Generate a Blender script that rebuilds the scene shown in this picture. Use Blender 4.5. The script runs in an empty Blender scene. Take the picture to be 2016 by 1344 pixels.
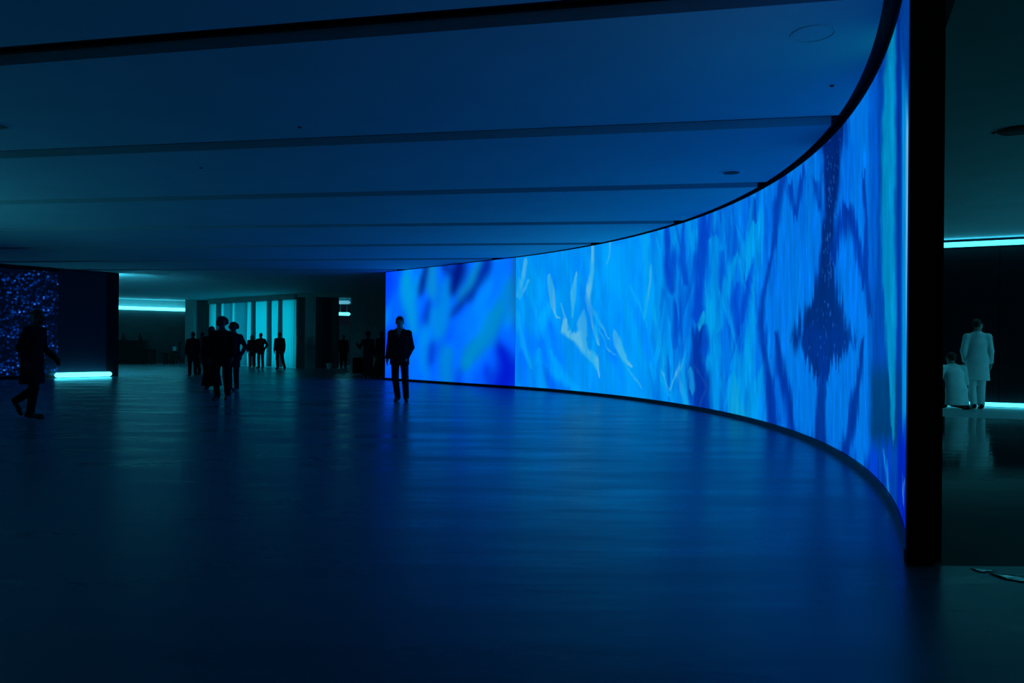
import bpy, bmesh, math, random
import numpy as np
from mathutils import Matrix, Vector

random.seed(4)
S = bpy.context.scene
COL = S.collection

# ------------------------------------------------------------------ camera
FPX, CX, HOR, ROLL, CAMH = 1500.0, 1008.0, 680.0, 0.008, 1.2
cam_d = bpy.data.cameras.new('camera')
cam_d.sensor_width = 36.0
cam_d.lens = FPX / 2016 * 36.0
cam_d.shift_y = (HOR - 672.0) / 2016
cam_d.clip_end = 200
cam = bpy.data.objects.new('camera', cam_d)
COL.objects.link(cam)
cam.matrix_world = Matrix.Translation((0, 0, CAMH)) @ Matrix.Rotation(math.pi / 2, 4, 'X') @ Matrix.Rotation(ROLL, 4, 'Z')
S.camera = cam

# ------------------------------------------------------------------ world and exposure
world = bpy.data.worlds.new('night')
S.world = world
world.use_nodes = True
world.node_tree.nodes['Background'].inputs[0].default_value = (0.002, 0.004, 0.008, 1)
world.node_tree.nodes['Background'].inputs[1].default_value = 1.0
S.view_settings.view_transform = 'Standard'
S.view_settings.look = 'None'
S.view_settings.exposure = 0.0
S.view_settings.gamma = 1.0
S.view_settings.use_curve_mapping = False
S.cycles.max_bounces = 4
S.cycles.diffuse_bounces = 3
S.cycles.glossy_bounces = 3
S.cycles.transmission_bounces = 3
S.cycles.sample_clamp_indirect = 4.0
S.cycles.use_light_tree = False
S.cycles.use_adaptive_sampling = True
S.cycles.adaptive_threshold = 0.04

TEAL = (0.05, 0.75, 1.0)          # colour of the tube lamps

# ------------------------------------------------------------------ projection helpers (authoring in world units)
CR, SR = math.cos(ROLL), math.sin(ROLL)
def project(X, Y, Z):
    """world -> photo pixel (numpy friendly)"""
    u = X / Y * FPX; v = -(Z - CAMH) / Y * FPX
    return CX + u * CR - v * SR, HOR + u * SR + v * CR
def ray(px, py):
    a, b = px - CX, py - HOR
    return (a * CR + b * SR) / FPX, (-a * SR + b * CR) / FPX     # x/Y , down/Y
def ground(px, py, z=0.0):
    u, v = ray(px, py); Y = (CAMH - z) / v
    return u * Y, Y
def at_depth(px, py, Y):
    u, v = ray(px, py)
    return u * Y, Y, CAMH - v * Y

# ------------------------------------------------------------------ materials
MATS = {}
def nodes_of(name):
    m = bpy.data.materials.new(name); m.use_nodes = True
    nt = m.node_tree
    return m, nt, nt.nodes['Principled BSDF']
def mat(name, col, rough=0.6, metal=0.0, spec=0.4, var=0.15, scale=12.0, bump=0.0, bscale=60.0, stretch=(1, 1, 1)):
    if name in MATS: return MATS[name]
    m, nt, b = nodes_of(name)
    L = nt.links.new
    tc = nt.nodes.new('ShaderNodeTexCoord')
    mp = nt.nodes.new('ShaderNodeMapping'); mp.inputs['Scale'].default_value = stretch
    L(tc.outputs['Object'], mp.inputs['Vector'])
    n = nt.nodes.new('ShaderNodeTexNoise'); n.inputs['Scale'].default_value = scale; n.inputs['Detail'].default_value = 4
    L(mp.outputs[0], n.inputs['Vector'])
    r = nt.nodes.new('ShaderNodeValToRGB')
    c0 = [max(0, c * (1 - var)) for c in col]; c1 = [min(1, c * (1 + var)) for c in col]
    r.color_ramp.elements[0].position = 0.3; r.color_ramp.elements[0].color = (*c0, 1)
    r.color_ramp.elements[1].position = 0.7; r.color_ramp.elements[1].color = (*c1, 1)
    L(n.outputs['Fac'], r.inputs['Fac']); L(r.outputs['Color'], b.inputs['Base Color'])
    b.inputs['Roughness'].default_value = rough
    b.inputs['Metallic'].default_value = metal
    b.inputs['Specular IOR Level'].default_value = spec
    if bump > 0:
        n2 = nt.nodes.new('ShaderNodeTexNoise'); n2.inputs['Scale'].default_value = bscale; n2.inputs['Detail'].default_value = 3
        L(mp.outputs[0], n2.inputs['Vector'])
        bp = nt.nodes.new('ShaderNodeBump'); bp.inputs['Strength'].default_value = bump; bp.inputs['Distance'].default_value = 0.02
        L(n2.outputs['Fac'], bp.inputs['Height']); L(bp.outputs['Normal'], b.inputs['Normal'])
    MATS[name] = m
    return m
def emis(name, col, strength):
    if name in MATS: return MATS[name]
    m, nt, b = nodes_of(name)
    b.inputs['Base Color'].default_value = (0.5, 0.55, 0.55, 1)
    b.inputs['Emission Color'].default_value = (*col, 1)
    b.inputs['Emission Strength'].default_value = strength
    MATS[name] = m
    return m

def floor_mat(name, col, r0, r1, spec, matte=None):
    m, nt, b = nodes_of(name); L = nt.links.new
    tc = nt.nodes.new('ShaderNodeTexCoord')
    mp = nt.nodes.new('ShaderNodeMapping'); mp.inputs['Scale'].default_value = (0.35, 1.5, 1)
    L(tc.outputs['Object'], mp.inputs['Vector'])
    n = nt.nodes.new('ShaderNodeTexNoise'); n.inputs['Scale'].default_value = 1.3; n.inputs['Detail'].default_value = 7; n.inputs['Roughness'].default_value = 0.62
    L(mp.outputs[0], n.inputs['Vector'])
    r = nt.nodes.new('ShaderNodeValToRGB')
    r.color_ramp.elements[0].position = 0.3; r.color_ramp.elements[0].color = (col[0] * .8, col[1] * .8, col[2] * .8, 1)
    r.color_ramp.elements[1].position = 0.7; r.color_ramp.elements[1].color = (col[0] * 1.2, col[1] * 1.2, col[2] * 1.2, 1)
    L(n.outputs['Fac'], r.inputs['Fac']); L(r.outputs['Color'], b.inputs['Base Color'])
    mr = nt.nodes.new('ShaderNodeMapRange'); mr.inputs['From Min'].default_value = 0.3; mr.inputs['From Max'].default_value = 0.7
    mr.inputs['To Min'].default_value = r0; mr.inputs['To Max'].default_value = r1
    L(n.outputs['Fac'], mr.inputs['Value']); L(mr.outputs[0], b.inputs['Roughness'])
    if matte:                                    # rougher towards the threshold to dull the lamp reflection
        sp = nt.nodes.new('ShaderNodeSeparateXYZ'); L(tc.outputs['Object'], sp.inputs[0])
        wr_ = nt.nodes.new('ShaderNodeMapRange'); wr_.inputs['From Min'].default_value = matte[0]; wr_.inputs['From Max'].default_value = matte[1]
        wr_.inputs['To Min'].default_value = .5; wr_.inputs['To Max'].default_value = 0.0; L(sp.outputs['Y'], wr_.inputs['Value'])
        ad = nt.nodes.new('ShaderNodeMath'); ad.operation = 'ADD'; L(mr.outputs[0], ad.inputs[0]); L(wr_.outputs[0], ad.inputs[1]); L(ad.outputs[0], b.inputs['Roughness'])
    b.inputs['Specular IOR Level'].default_value = spec
    n2 = nt.nodes.new('ShaderNodeTexNoise'); n2.inputs['Scale'].default_value = 3.0; n2.inputs['Detail'].default_value = 2
    L(mp.outputs[0], n2.inputs['Vector'])
    bp = nt.nodes.new('ShaderNodeBump'); bp.inputs['Strength'].default_value = 0.06; bp.inputs['Distance'].default_value = 0.05
    L(n2.outputs['Fac'], bp.inputs['Height']); L(bp.outputs['Normal'], b.inputs['Normal'])
    return m

M_FLOOR = floor_mat('polished concrete', (0.14, 0.163, 0.225), 0.22, 0.38, 0.45)
M_GFLOOR = floor_mat('dark polished stone', (0.045, 0.05, 0.062), 0.05, 0.13, 0.14, (5.4, 8.0))
M_PFLOOR = floor_mat('pale floor band', (0.34, 0.38, 0.40), 0.45, 0.6, 0.3)
M_CEIL = mat('ceiling plaster', (0.76, 0.78, 0.80), 0.75, var=0.04, scale=1.2, bump=0.05, bscale=5)
M_GCEIL = mat('gallery ceiling paint', (0.62, 0.66, 0.72), 0.8, var=0.06, scale=1.5)
M_SLOT = mat('ceiling slot black', (0.012, 0.013, 0.015), 0.8)
M_BLACK = mat('matte black metal', (0.006, 0.006, 0.008), 0.6, spec=0.2)
M_KICK = mat('bronze kick metal', (0.07, 0.065, 0.045), 0.45, metal=0.6)
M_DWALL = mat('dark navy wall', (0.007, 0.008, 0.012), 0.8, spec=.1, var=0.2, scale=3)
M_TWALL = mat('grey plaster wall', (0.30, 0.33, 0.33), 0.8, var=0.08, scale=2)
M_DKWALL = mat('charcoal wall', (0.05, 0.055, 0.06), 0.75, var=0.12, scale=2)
M_WHITE = mat('white fixture', (0.7, 0.72, 0.72), 0.5, var=0.03)

# ------------------------------------------------------------------ object helpers
def link(name, me, m=None, parent=None, smooth=False):
    if m is not None and not me.materials: me.materials.append(m)
    o = bpy.data.objects.new(name, me); COL.objects.link(o)
    if parent is not None: o.parent = parent
    if smooth: me.polygons.foreach_set('use_smooth', [True] * len(me.polygons))
    return o
def pymesh(name, v, f):
    me = bpy.data.meshes.new(name); me.from_pydata(v, [], f); me.update(); return me
def empty(name, loc=(0, 0, 0), rz=0.0):
    o = bpy.data.objects.new(name, None); COL.objects.link(o)
    o.location = loc; o.rotation_euler = (0, 0, rz); o.empty_display_size = 0.2
    return o
def tag(o, label, cat, group=None):
    o['label'] = label; o['category'] = cat
    if group: o['group'] = group
    return o
def struct(o, label, cat=None):
    o['kind'] = 'structure'; o['label'] = label
    o['category'] = cat or o.name.split('_')[0]
    return o
def prism(name, poly, z0, z1, m, parent=None):
    bm = bmesh.new()
    lo = [bm.verts.new((x, y, z0)) for x, y in poly]; hi = [bm.verts.new((x, y, z1)) for x, y in poly]
    n = len(poly)
    bm.faces.new(hi); bm.faces.new(lo[::-1])
    for i in range(n): bm.faces.new((lo[i], lo[(i + 1) % n], hi[(i + 1) % n], hi[i]))
    bmesh.ops.recalc_face_normals(bm, faces=bm.faces)
    bmesh.ops.triangulate(bm, faces=[f for f in bm.faces if len(f.verts) > 4])
    me = bpy.data.meshes.new(name); bm.to_mesh(me); bm.free()
    return link(name, me, m, parent)
def box(name, c, s, m, parent=None, bev=0.0, rz=0.0):
    bm = bmesh.new(); bmesh.ops.create_cube(bm, size=1.0)
    bmesh.ops.scale(bm, vec=s, verts=bm.verts)
    if bev > 0: bmesh.ops.bevel(bm, geom=list(bm.edges), offset=bev, segments=2, affect='EDGES', profile=0.6)
    if rz: bmesh.ops.rotate(bm, cent=(0, 0, 0), matrix=Matrix.Rotation(rz, 3, 'Z'), verts=bm.verts)
    bmesh.ops.translate(bm, vec=c, verts=bm.verts)
    me = bpy.data.meshes.new(name); bm.to_mesh(me); bm.free()
    return link(name, me, m, parent)
def lathe(name, prof, n, m, parent=None, loc=(0, 0, 0), smooth=True):
    v, f = [], []
    for r, z in prof:
        for i in range(n):
            a = 2 * math.pi * i / n; v.append((loc[0] + r * math.cos(a), loc[1] + r * math.sin(a), loc[2] + z))
    for k in range(len(prof) - 1):
        for i in range(n):
            j = (i + 1) % n; f.append((k * n + i, k * n + j, (k + 1) * n + j, (k + 1) * n + i))
    return link(name, pymesh(name, v, f), m, parent, smooth)
def tube(name, pts, r, n, m, parent=None, caps=True):
    """round tube along a polyline with rounded ends"""
    P = [Vector(p) for p in pts]
    d0 = (P[1] - P[0]).normalized(); d1 = (P[-1] - P[-2]).normalized()
    Q = [(P[0] - d0 * r * .9, r * .3), (P[0] - d0 * r * .5, r * .8)] + [(p, r) for p in P] + [(P[-1] + d1 * r * .5, r * .8), (P[-1] + d1 * r * .9, r * .3)]
    v, f = [], []
    for i, (p, rr) in enumerate(Q):
        d = (Q[min(i + 1, len(Q) - 1)][0] - Q[max(i - 1, 0)][0]).normalized()
        up = Vector((0, 0, 1)) if abs(d.z) < .9 else Vector((0, 1, 0))
        a = d.cross(up).normalized(); b = d.cross(a)
        for k in range(n):
            t = 2 * math.pi * k / n; v.append(tuple(p + (a * math.cos(t) + b * math.sin(t)) * rr))
    for i in range(len(Q) - 1):
        for k in range(n):
            j = (k + 1) % n; f.append((i * n + k, i * n + j, (i + 1) * n + j, (i + 1) * n + k))
    f.append(tuple(range(n))[::-1]); f.append(tuple((len(Q) - 1) * n + k for k in range(n)))
    return link(name, pymesh(name, v, f), m, parent, True)
def local_box_thing(name, a, b, thick, z0, z1, m, parent=None):
    """upright slab between plan points a and b, thickness to the far side"""
    ax, ay = a; bx_, by = b
    dx, dy = bx_ - ax, by - ay; l = math.hypot(dx, dy); nx, ny = -dy / l * thick, dx / l * thick
    return prism(name, [(ax, ay), (bx_, by), (bx_ + nx, by + ny), (ax + nx, ay + ny)], z0, z1, m, parent)

# ------------------------------------------------------------------ plan of the place
H_CEIL, H_SCR = 3.655, 3.648
ACX, ACY, AR = -11.372, 11.15, 15.241            # circle of the curved screen
def arc(Y, dr=0.0): return ACX + math.sqrt((AR + dr) ** 2 - (Y - ACY) ** 2)
SEAM = (arc(21.2), 21.2)
LEND = (-4.30, 25.85)                           # far end of the flat screen
def bound(Y, off=0.12):
    if Y < 4.1: return 17.0
    if Y <= 21.2: return arc(Y, -off)
    if Y <= 25.85:
        t = (Y - SEAM[1]) / (LEND[1] - SEAM[1]); return SEAM[0] + (LEND[0] - SEAM[0]) * t - off * 1.3
    return LEND[0] + 6
GY0 = 4.22
arc_pts = lambda off, y0, y1, n: [(arc(y0 + (y1 - y0) * i / n, off), y0 + (y1 - y0) * i / n) for i in range(n + 1)]

# floor: hall floor, gallery floor, pale band
hall = [(-26, -9), (17, -9), (17, GY0), (2.31, GY0)] + arc_pts(.05, 4.4, 21.2, 40) + [(LEND[0] + .05, LEND[1] + .03), (2, 26.1), (2, 48), (-26, 48)]
fl = struct(prism('floor', hall, -0.12, 0.0, M_FLOOR), 'polished dark concrete floor of the wide hall', 'floor')
WL, WR = (4.6, 18.55), (17.0, 12.40)            # gallery wall line
wdx, wdy = WR[0] - WL[0], WR[1] - WL[1]; wl = math.hypot(wdx, wdy)
wn = (wdy / wl, -wdx / wl)                      # towards the camera
BAND = 3.1
bA = (WL[0] + wn[0] * BAND, WL[1] + wn[1] * BAND); bB = (WR[0] + wn[0] * BAND, WR[1] + wn[1] * BAND)
gal = [(17, GY0), (bB[0] if bB[0] > 17 else 17, bB[1]), bB, bA] + [(arc(y, .05), y) for y in np.linspace(16.2, 4.4, 24)] + [(2.31, GY0)]
struct(prism('floor_gallery', gal, -0.12, 0.0, M_GFLOOR), 'dark glossy stone floor of the side gallery right of the post', 'floor')
struct(prism('floor_band', [bA, bB, WR, WL], -0.12, 0.0, M_PFLOOR), 'pale matte floor band along the dark gallery wall', 'floor')

# ceiling with slots
SLOTS = [(5.48, -.205), (8.64, -.178), (11.88, -.155), (15.18, -.118), (18.28, -.12), (21.3, -.13), (24.5, -.08)]
SW, SD = 0.37, 0.10
ceil = struct(prism('ceiling', [(-26, -9), (17.2, -9), (17.2, 4.0), (3.0, 4.0)] + arc_pts(.25, 4.6, 21.2, 30) + [(LEND[0] + 1, LEND[1] + .8), (-26, 27.1)], H_CEIL + SD, H_CEIL + SD + .2, M_SLOT),
              'dark blue ceiling of wide plaster panels parted by black slots', 'ceiling')
def hit(Y0, s):
    X = bound(max(4.2, Y0))
    for _ in range(40): X = bound(min(26.5, max(4.11, Y0 + s * X)))
    return X, Y0 + s * X
edges = []
prev = None
for k in range(len(SLOTS) + 1):
    if k == 0: near = [(-26, -9), (17, -9), (17, 4.05)]; ny = 4.2
    else:
        Y0, s = SLOTS[k - 1]; Y0 += SW; X, Y = hit(Y0, s); near = [(-26, Y0 - 26 * s), (X, Y)]; ny = Y
    if k == len(SLOTS): far = [(bound(25.8), 25.8), (LEND[0] - .1, 27.0), (-26, 27.0)]; fy = 25.75
    else:
        Y0, s = SLOTS[k]; X, Y = hit(Y0, s); far = [(X, Y), (-26, Y0 - 26 * s)]; fy = Y
    mid = [(bound(y), y) for y in np.linspace(ny, fy, 14)[1:-1]] if fy > ny + .1 else []
    if k == 0: mid = [(bound(4.15), 4.15)] + mid
    prism('ceiling_panel', near + mid + far, H_CEIL, H_CEIL + SD - .002, M_CEIL, ceil)
for k in range(3):                               # fine rails inside the nearest slot
    Y0, s = SLOTS[0]
    yy = Y0 + .07 + k * .09
    X1 = hit(yy, s)[0] - .05
    o = local_box_thing('slot_rail', (-20, yy - 20 * s), (X1, yy + X1 * s), .018, H_CEIL + SD - .035, H_CEIL + SD - .001, M_BLACK, ceil)
struct(prism('ceiling_lobby', [(-26, 27.1), (LEND[0] + 6, 27.1), (LEND[0] + 6, 48), (-26, 48)], H_CEIL + .03, H_CEIL + .3, M_CEIL), 'teal lit ceiling of the lobby behind the hall', 'ceiling')
G_CEIL = 3.52
gc = [(17, 4.05), (17, WR[1] + .2)] + [(WL[0], WL[1] + .2)] + [(arc(y, .22), y) for y in np.linspace(18.6, 4.05, 30)]
struct(prism('ceiling_gallery', gc, G_CEIL, G_CEIL + .3, M_GCEIL), 'dark ceiling of the side gallery', 'ceiling')

# walls
wr = struct(local_box_thing('wall_right', WL, (WR[0] + 1, WR[1] - .5), .25, 0, 3.75, M_DWALL), 'almost black gallery wall between two tube lamps', 'wall')
npan = 9
for i in range(npan):
    t0, t1 = i / npan, (i + 1) / npan
    g = .006 / wl
    a = (WL[0] + wdx * (t0 + g) + wn[0] * .03, WL[1] + wdy * (t0 + g) + wn[1] * .03)
    b = (WL[0] + wdx * (t1 - g) + wn[0] * .03, WL[1] + wdy * (t1 - g) + wn[1] * .03)
    local_box_thing('wall_panel', a, b, .028, .10, 3.30, M_DWALL, wr)
struct(prism('wall_left', [(-12.8, -9), (-12.5, -9), (-12.5, 15.5), (-12.8, 15.5)], 0, 3.7, M_DKWALL), 'charcoal side wall of the hall', 'wall')
struct(prism('wall_rear', [(-26, -9.3), (17, -9.3), (17, -9), (-26, -9)], 0, 3.7, M_DKWALL), 'charcoal wall behind the viewer', 'wall')
struct(prism('wall_side', [(13.0, -9), (13.3, -9), (13.3, 13.0), (13.0, 13.0)], 0, 3.9, M_DKWALL), 'charcoal end wall of the gallery', 'wall')

# ------------------------------------------------------------------ LED screens: video content painted per vertex
def lin(c): 
    c = np.asarray(c, float) / 255.0
    return np.where(c <= .04045, c / 12.92, ((c + .055) / 1.055) ** 2.4)
_rng = np.random.RandomState(11)
_lat = _rng.rand(512, 512)
def vn(x, y, seed=0):
    x = np.asarray(x) + seed * 37.3; y = np.asarray(y) + seed * 71.7
    xi = np.floor(x).astype(int); yi = np.floor(y).astype(int); fx = x - xi; fy = y - yi
    fx = fx * fx * (3 - 2 * fx); fy = fy * fy * (3 - 2 * fy)
    g = lambda a, b: _lat[a % 512, b % 512]
    return (g(xi, yi) * (1 - fx) + g(xi + 1, yi) * fx) * (1 - fy) + (g(xi, yi + 1) * (1 - fx) + g(xi + 1, yi + 1) * fx) * fy
def fbm(x, y, seed=0, o=4):
    r = 0; a = .5; t = 0
    for i in range(o): r = r + a * vn(x * 2 ** i, y * 2 ** i, seed + i * 3); t += a; a *= .5
    return r / t
def sst(a, b, x): 
    t = np.clip((x - a) / (b - a), 0, 1); return t * t * (3 - 2 * t)
class Paint:
    def __init__(self, PX, PY, wx=1.3, sx=7.0, sy=90.0, seed=1):
        self.PX, self.PY = PX, PY
        self.st = fbm(PX / sx, PY / sy, seed, 3)
        self.X = PX + (fbm(PX / 14, PY / 40, seed + 5) - .5) * wx * 4
        self.Y = PY + (self.st - .5) * wx * 14 + (fbm(PX / 2.6, PY / 260, seed + 9, 2) - .5) * 60 * sst(1490, 1580, PX)
        self.c = np.zeros((len(PX), 3))
    def fill(self, col): self.c[:] = col
    def mix(self, m, col): self.c += (np.asarray(col, float) - self.c) * np.clip(m, 0, 1)[:, None]
    def stroke(self, pts, col, op=1.0, soft=.5, feather=0.0, warp=True):
        X, Y = (self.X, self.Y) if warp else (self.PX, self.PY)
        if warp:
            def ext(p, q):
                dx, dy = p[0] - q[0], p[1] - q[1]; l = math.hypot(dx, dy) + 1e-6; e = p[2] * 1.8
                return (p[0] + dx / l * e, p[1] + dy / l * e, .4)
            pts = [ext(pts[0], pts[1])] + list(pts) + [ext(pts[-1], pts[-2])]
        wmax = max(p[2] for p in pts) * 2.2 + 4
        x0 = min(p[0] for p in pts) - wmax; x1 = max(p[0] for p in pts) + wmax
        y0 = min(p[1] for p in pts) - wmax; y1 = max(p[1] for p in pts) + wmax
        s = np.where((X > x0) & (X < x1) & (Y > y0) & (Y < y1))[0]
        if not len(s): return
        X = X[s]; Y = Y[s]; best = np.full(len(s), 1e9)
        for (ax, ay, aw), (bx, by, bw) in zip(pts[:-1], pts[1:]):
            dx, dy = bx - ax, by - ay; t = np.clip(((X - ax) * dx + (Y - ay) * dy) / (dx * dx + dy * dy + 1e-9), 0, 1)
            d = np.hypot(X - ax - t * dx, Y - ay - t * dy); w = np.maximum(aw + (bw - aw) * t, .25)
            w = w * (1 + feather * (self.st[s] - .5) * 2)
            best = np.minimum(best, d / np.maximum(w, .2))
        m = (1 - sst(1 - soft, 1 + soft, best)) * op
        self.c[s] += (np.asarray(col, float) - self.c[s]) * m[:, None]

def paint_curved(PX, PY):
    P = Paint(PX, PY)
    P.fill((0, 146, 246))
    # slow colour areas along the wall
    P.mix(sst(1290, 1400, P.X), (0, 116, 232))
    P.mix(sst(1490, 1560, P.X), (0, 116, 228))
    big = fbm(PX / 60, PY / 170, 3, 3)
    P.mix(sst(.45, .72, big) * (PX < 1330) * .75, (0, 168, 250))
    P.mix(sst(.56, .74, fbm(PX / 50, PY / 120, 9, 3)) * (PX < 1300) * .6, (0, 124, 250))
    st = fbm(PX / 9, PY / 150, 21, 4)
    P.mix(sst(.5, .78, st) * sst(1240, 1330, PX) * (1 - sst(1500, 1560, PX)) * .8, (0, 80, 208))
    P.mix(sst(.55, .78, fbm(PX / 16, PY / 90, 33, 4)) * sst(1270, 1330, PX) * (1 - sst(1490, 1530, PX)) * .75, (0, 160, 240))
    # --- azure part with feathers
    S_ = P.stroke
    S_([(1085, 640, 4), (1075, 675, 30), (1090, 710, 18)], (0, 122, 252), .9, .8)
    S_([(1065, 725, 8), (1090, 770, 26)], (0, 96, 246), .8, .8)
    S_([(1030, 700, 10), (1035, 765, 18)], (0, 110, 250), .7, .8)
    S_([(1080, 500, 8), (1085, 560, 10), (1060, 620, 4)], (0, 116, 244), .6, .9)
    S_([(1250, 470, 20), (1262, 600, 16), (1275, 700, 8)], (0, 136, 246), .6, .9)
    S_([(1060, 690, 4), (1066, 760, 8)], (0, 172, 250), .7, .8)
    S_([(1085, 690, 3), (1100, 735, 10), (1140, 772, 6)], (0, 174, 252), .7, .8)
    S_([(1190, 700, 6), (1230, 790, 26)], (0, 160, 248), .6, .9)
    pale = (88, 186, 238)
    for pts, op in [
        ([(1036, 515, 3), (1028, 550, 5), (1022, 585, 4), (1040, 555, 2)], .7),
        ([(1082, 545, 3), (1086, 575, 6), (1090, 605, 5), (1097, 620, 2), (1103, 625, 1)], .9),
        ([(1104, 598, 1), (1118, 640, 3)], .5),
        ([(1136, 536, 2), (1129, 580, 5), (1127, 622, 1.5)], .75),
        ([(1168, 480, 2), (1165, 540, 3), (1157, 590, 4), (1163, 620, 3), (1172, 660, 3), (1178, 682, 1)], .85),
        ([(1160, 600, 2), (1180, 640, 3), (1200, 665, 1.5)], .6),
        ([(1201, 478, 2), (1199, 505, 2), (1194, 518, 1)], .7),
        ([(1115, 630, 3), (1112, 650, 8), (1135, 665, 9), (1155, 690, 9), (1172, 712, 6), (1180, 738, 2)], .95),
        ([(1150, 615, 2), (1145, 640, 9), (1150, 660, 6)], .7),
        ([(1212, 658, 5), (1218, 680, 7), (1230, 705, 6), (1243, 720, 2)], .95),
        ([(1176, 650, 1), (1200, 690, 2), (1212, 700, 1)], .5),
        ([(1230, 715, 2), (1262, 760, 2)], .4),
        ([(1282, 520, 2), (1280, 555, 3), (1268, 625, 2)], .55),
        ([(1300, 720, 1), (1318, 765, 2), (1345, 712, 2)], .55),
        ([(1345, 705, 4), (1335, 735, 4), (1352, 800, 5)], .4)]:
        S_(pts, pale, min(1, op * 1.15), .5, .6)
    for pts in ([(1297, 660, 1), (1298, 730, 3), (1318, 775, 2)], [(1350, 660, 2), (1345, 730, 5), (1352, 800, 8)], [(1240, 560, 3), (1275, 640, 2)],
                [(1020, 620, 5), (1030, 680, 6), (1045, 720, 3)], [(1268, 470, 6), (1275, 540, 4)]):
        S_(pts, (10, 170, 246), .7, .8, .4)
    # --- streaky middle
    rs = np.random.RandomState(8)
    pal = [(0, 164, 244), (0, 140, 236), (0, 98, 220), (0, 74, 200), (0, 120, 232), (10, 168, 240)]
    for i in range(150):
        x = rs.uniform(1285, 1510); y = rs.uniform(395, 840); l = rs.uniform(30, 95); tl = rs.normal() * .13
        P.stroke([(x - tl * l, y - l, .6), (x - tl * l * .2, y - l * .2, rs.uniform(3, 8)), (x + tl * l, y + l, .6)], pal[rs.randint(6)], rs.uniform(.25, .6), .75, .5)
    for i in range(60):
        x = rs.uniform(1016, 1300); y = rs.uniform(480, 790); l = rs.uniform(30, 80); tl = rs.normal() * .2 - .1
        P.stroke([(x + tl * l, y - l, 1), (x, y, rs.uniform(5, 13)), (x - tl * l, y + l, 1)], [(0, 166, 248), (0, 128, 248), (0, 150, 244), (0, 176, 250)][rs.randint(4)], rs.uniform(.15, .4), .85, .4)
    for i in range(90):
        x = rs.uniform(1510, 1720); y = rs.uniform(260, 900); l = rs.uniform(40, 120); tl = rs.normal() * .06
        P.stroke([(x - tl * l, y - l, .5), (x, y, rs.uniform(1.5, 5)), (x + tl * l, y + l, .5)], [(0, 132, 240), (0, 100, 222), (0, 110, 232), (0, 124, 226)][rs.randint(4)], rs.uniform(.25, .55), .8, .4)
    dk = (0, 62, 198)
    for pts, op in [
        ([(1312, 455, 5), (1318, 520, 10), (1322, 575, 5)], .75), ([(1345, 440, 4), (1342, 510, 9), (1350, 560, 4)], .7),
        ([(1385, 425, 6), (1384, 480, 12), (1378, 560, 9), (1374, 620, 12)], .85), ([(1400, 415, 5), (1395, 460, 8)], .7),
        ([(1330, 600, 4), (1332, 640, 8), (1330, 680, 4)], .45), ([(1450, 560, 6), (1448, 600, 12), (1452, 650, 5)], .7),
        ([(1480, 510, 3), (1470, 580, 7), (1462, 630, 3)], .6), ([(1424, 500, 3), (1420, 560, 6), (1430, 600, 2)], .45)]:
        S_(pts, dk, op, .8, .8)
    S_([(1378, 636, 6), (1380, 665, 18), (1372, 710, 13), (1378, 760, 22), (1384, 808, 20)], (0, 44, 158), .9, .7, .9)
    S_([(1390, 650, 5), (1388, 690, 9)], (0, 84, 214), .7, .8, .6)
    S_([(1366, 720, 2), (1392, 760, 3), (1378, 800, 2)], (14, 70, 170), .7, .8, .6)
    S_([(1384, 622, 5), (1380, 638, 7)], (10, 160, 226), .9, .6)
    S_([(1360, 730, 5), (1362, 765, 6)], (20, 150, 226), .8, .6)
    for pts, op in [
        ([(1410, 470, 3), (1404, 560, 12), (1400, 640, 9), (1412, 700, 12), (1410, 800, 10)], .7),
        ([(1482, 440, 2), (1480, 485, 9), (1470, 545, 3)], .9), ([(1450, 500, 2), (1430, 560, 8), (1415, 640, 10)], .6),
        ([(1482, 560, 2), (1482, 640, 8), (1466, 720, 14), (1455, 790, 14)], .75), ([(1443, 725, 1), (1445, 780, 12), (1450, 820, 20)], .85),
        ([(1500, 720, 3), (1490, 770, 10), (1475, 820, 18)], .7)]:
        S_(pts, (0, 160, 238), op, .7, .5)
    S_([(1447, 740, 1), (1446, 790, 10), (1452, 822, 16)], (20, 160, 214), .6, .7)
    # --- large blue part with the dark drop
    nv = (0, 34, 112); nb = (0, 48, 160)
    for pts, op in [
        ([(1543, 345, 6), (1530, 400, 7), (1524, 478, 4), (1506, 563, 3), (1497, 645, 5), (1503, 691, 5), (1514, 745, 7), (1524, 830, 9)], .8),
        ([(1488, 395, 3), (1486, 430, 5)], .6), ([(1556, 372, 6), (1565, 424, 4)], .8), ([(1580, 350, 8), (1567, 420, 3)], .8),
        ([(1527, 655, 3), (1537, 735, 7), (1556, 805, 9), (1564, 850, 10)], .95), ([(1514, 740, 4), (1521, 840, 8)], .9),
        ([(1605, 360, 6), (1612, 400, 5)], .7)]:
        S_(pts, nb, op, .85, .8)
    S_([(1640, 225, 30), (1637, 300, 22), (1636, 380, 14), (1630, 450, 13), (1627, 520, 14), (1626, 560, 20)], nb, .9, .5, .5)
    S_([(1640, 225, 26), (1637, 300, 17), (1636, 380, 11), (1630, 450, 11), (1627, 520, 12), (1626, 570, 20), (1622, 620, 38), (1618, 660, 48)], nv, .97, .3, .35)
    S_([(1572, 664, 10), (1622, 655, 34), (1665, 668, 14)], (0, 44, 142), .75, .7, .5)
    S_([(1622, 600, 26), (1620, 650, 44), (1622, 672, 36)], nv, .9, .4, .5)
    for x, y1, w in ((1588, 712, 6), (1596, 728, 6), (1606, 716, 5), (1617, 735, 7), (1628, 735, 6), (1640, 705, 6), (1652, 712, 6), (1646, 722, 4), (1660, 696, 5)):
        S_([(x, 650, w), (x - 1, y1 - 20, w * .7), (x, y1, 1)], (0, 40, 132), .85, .5, .4)
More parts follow.
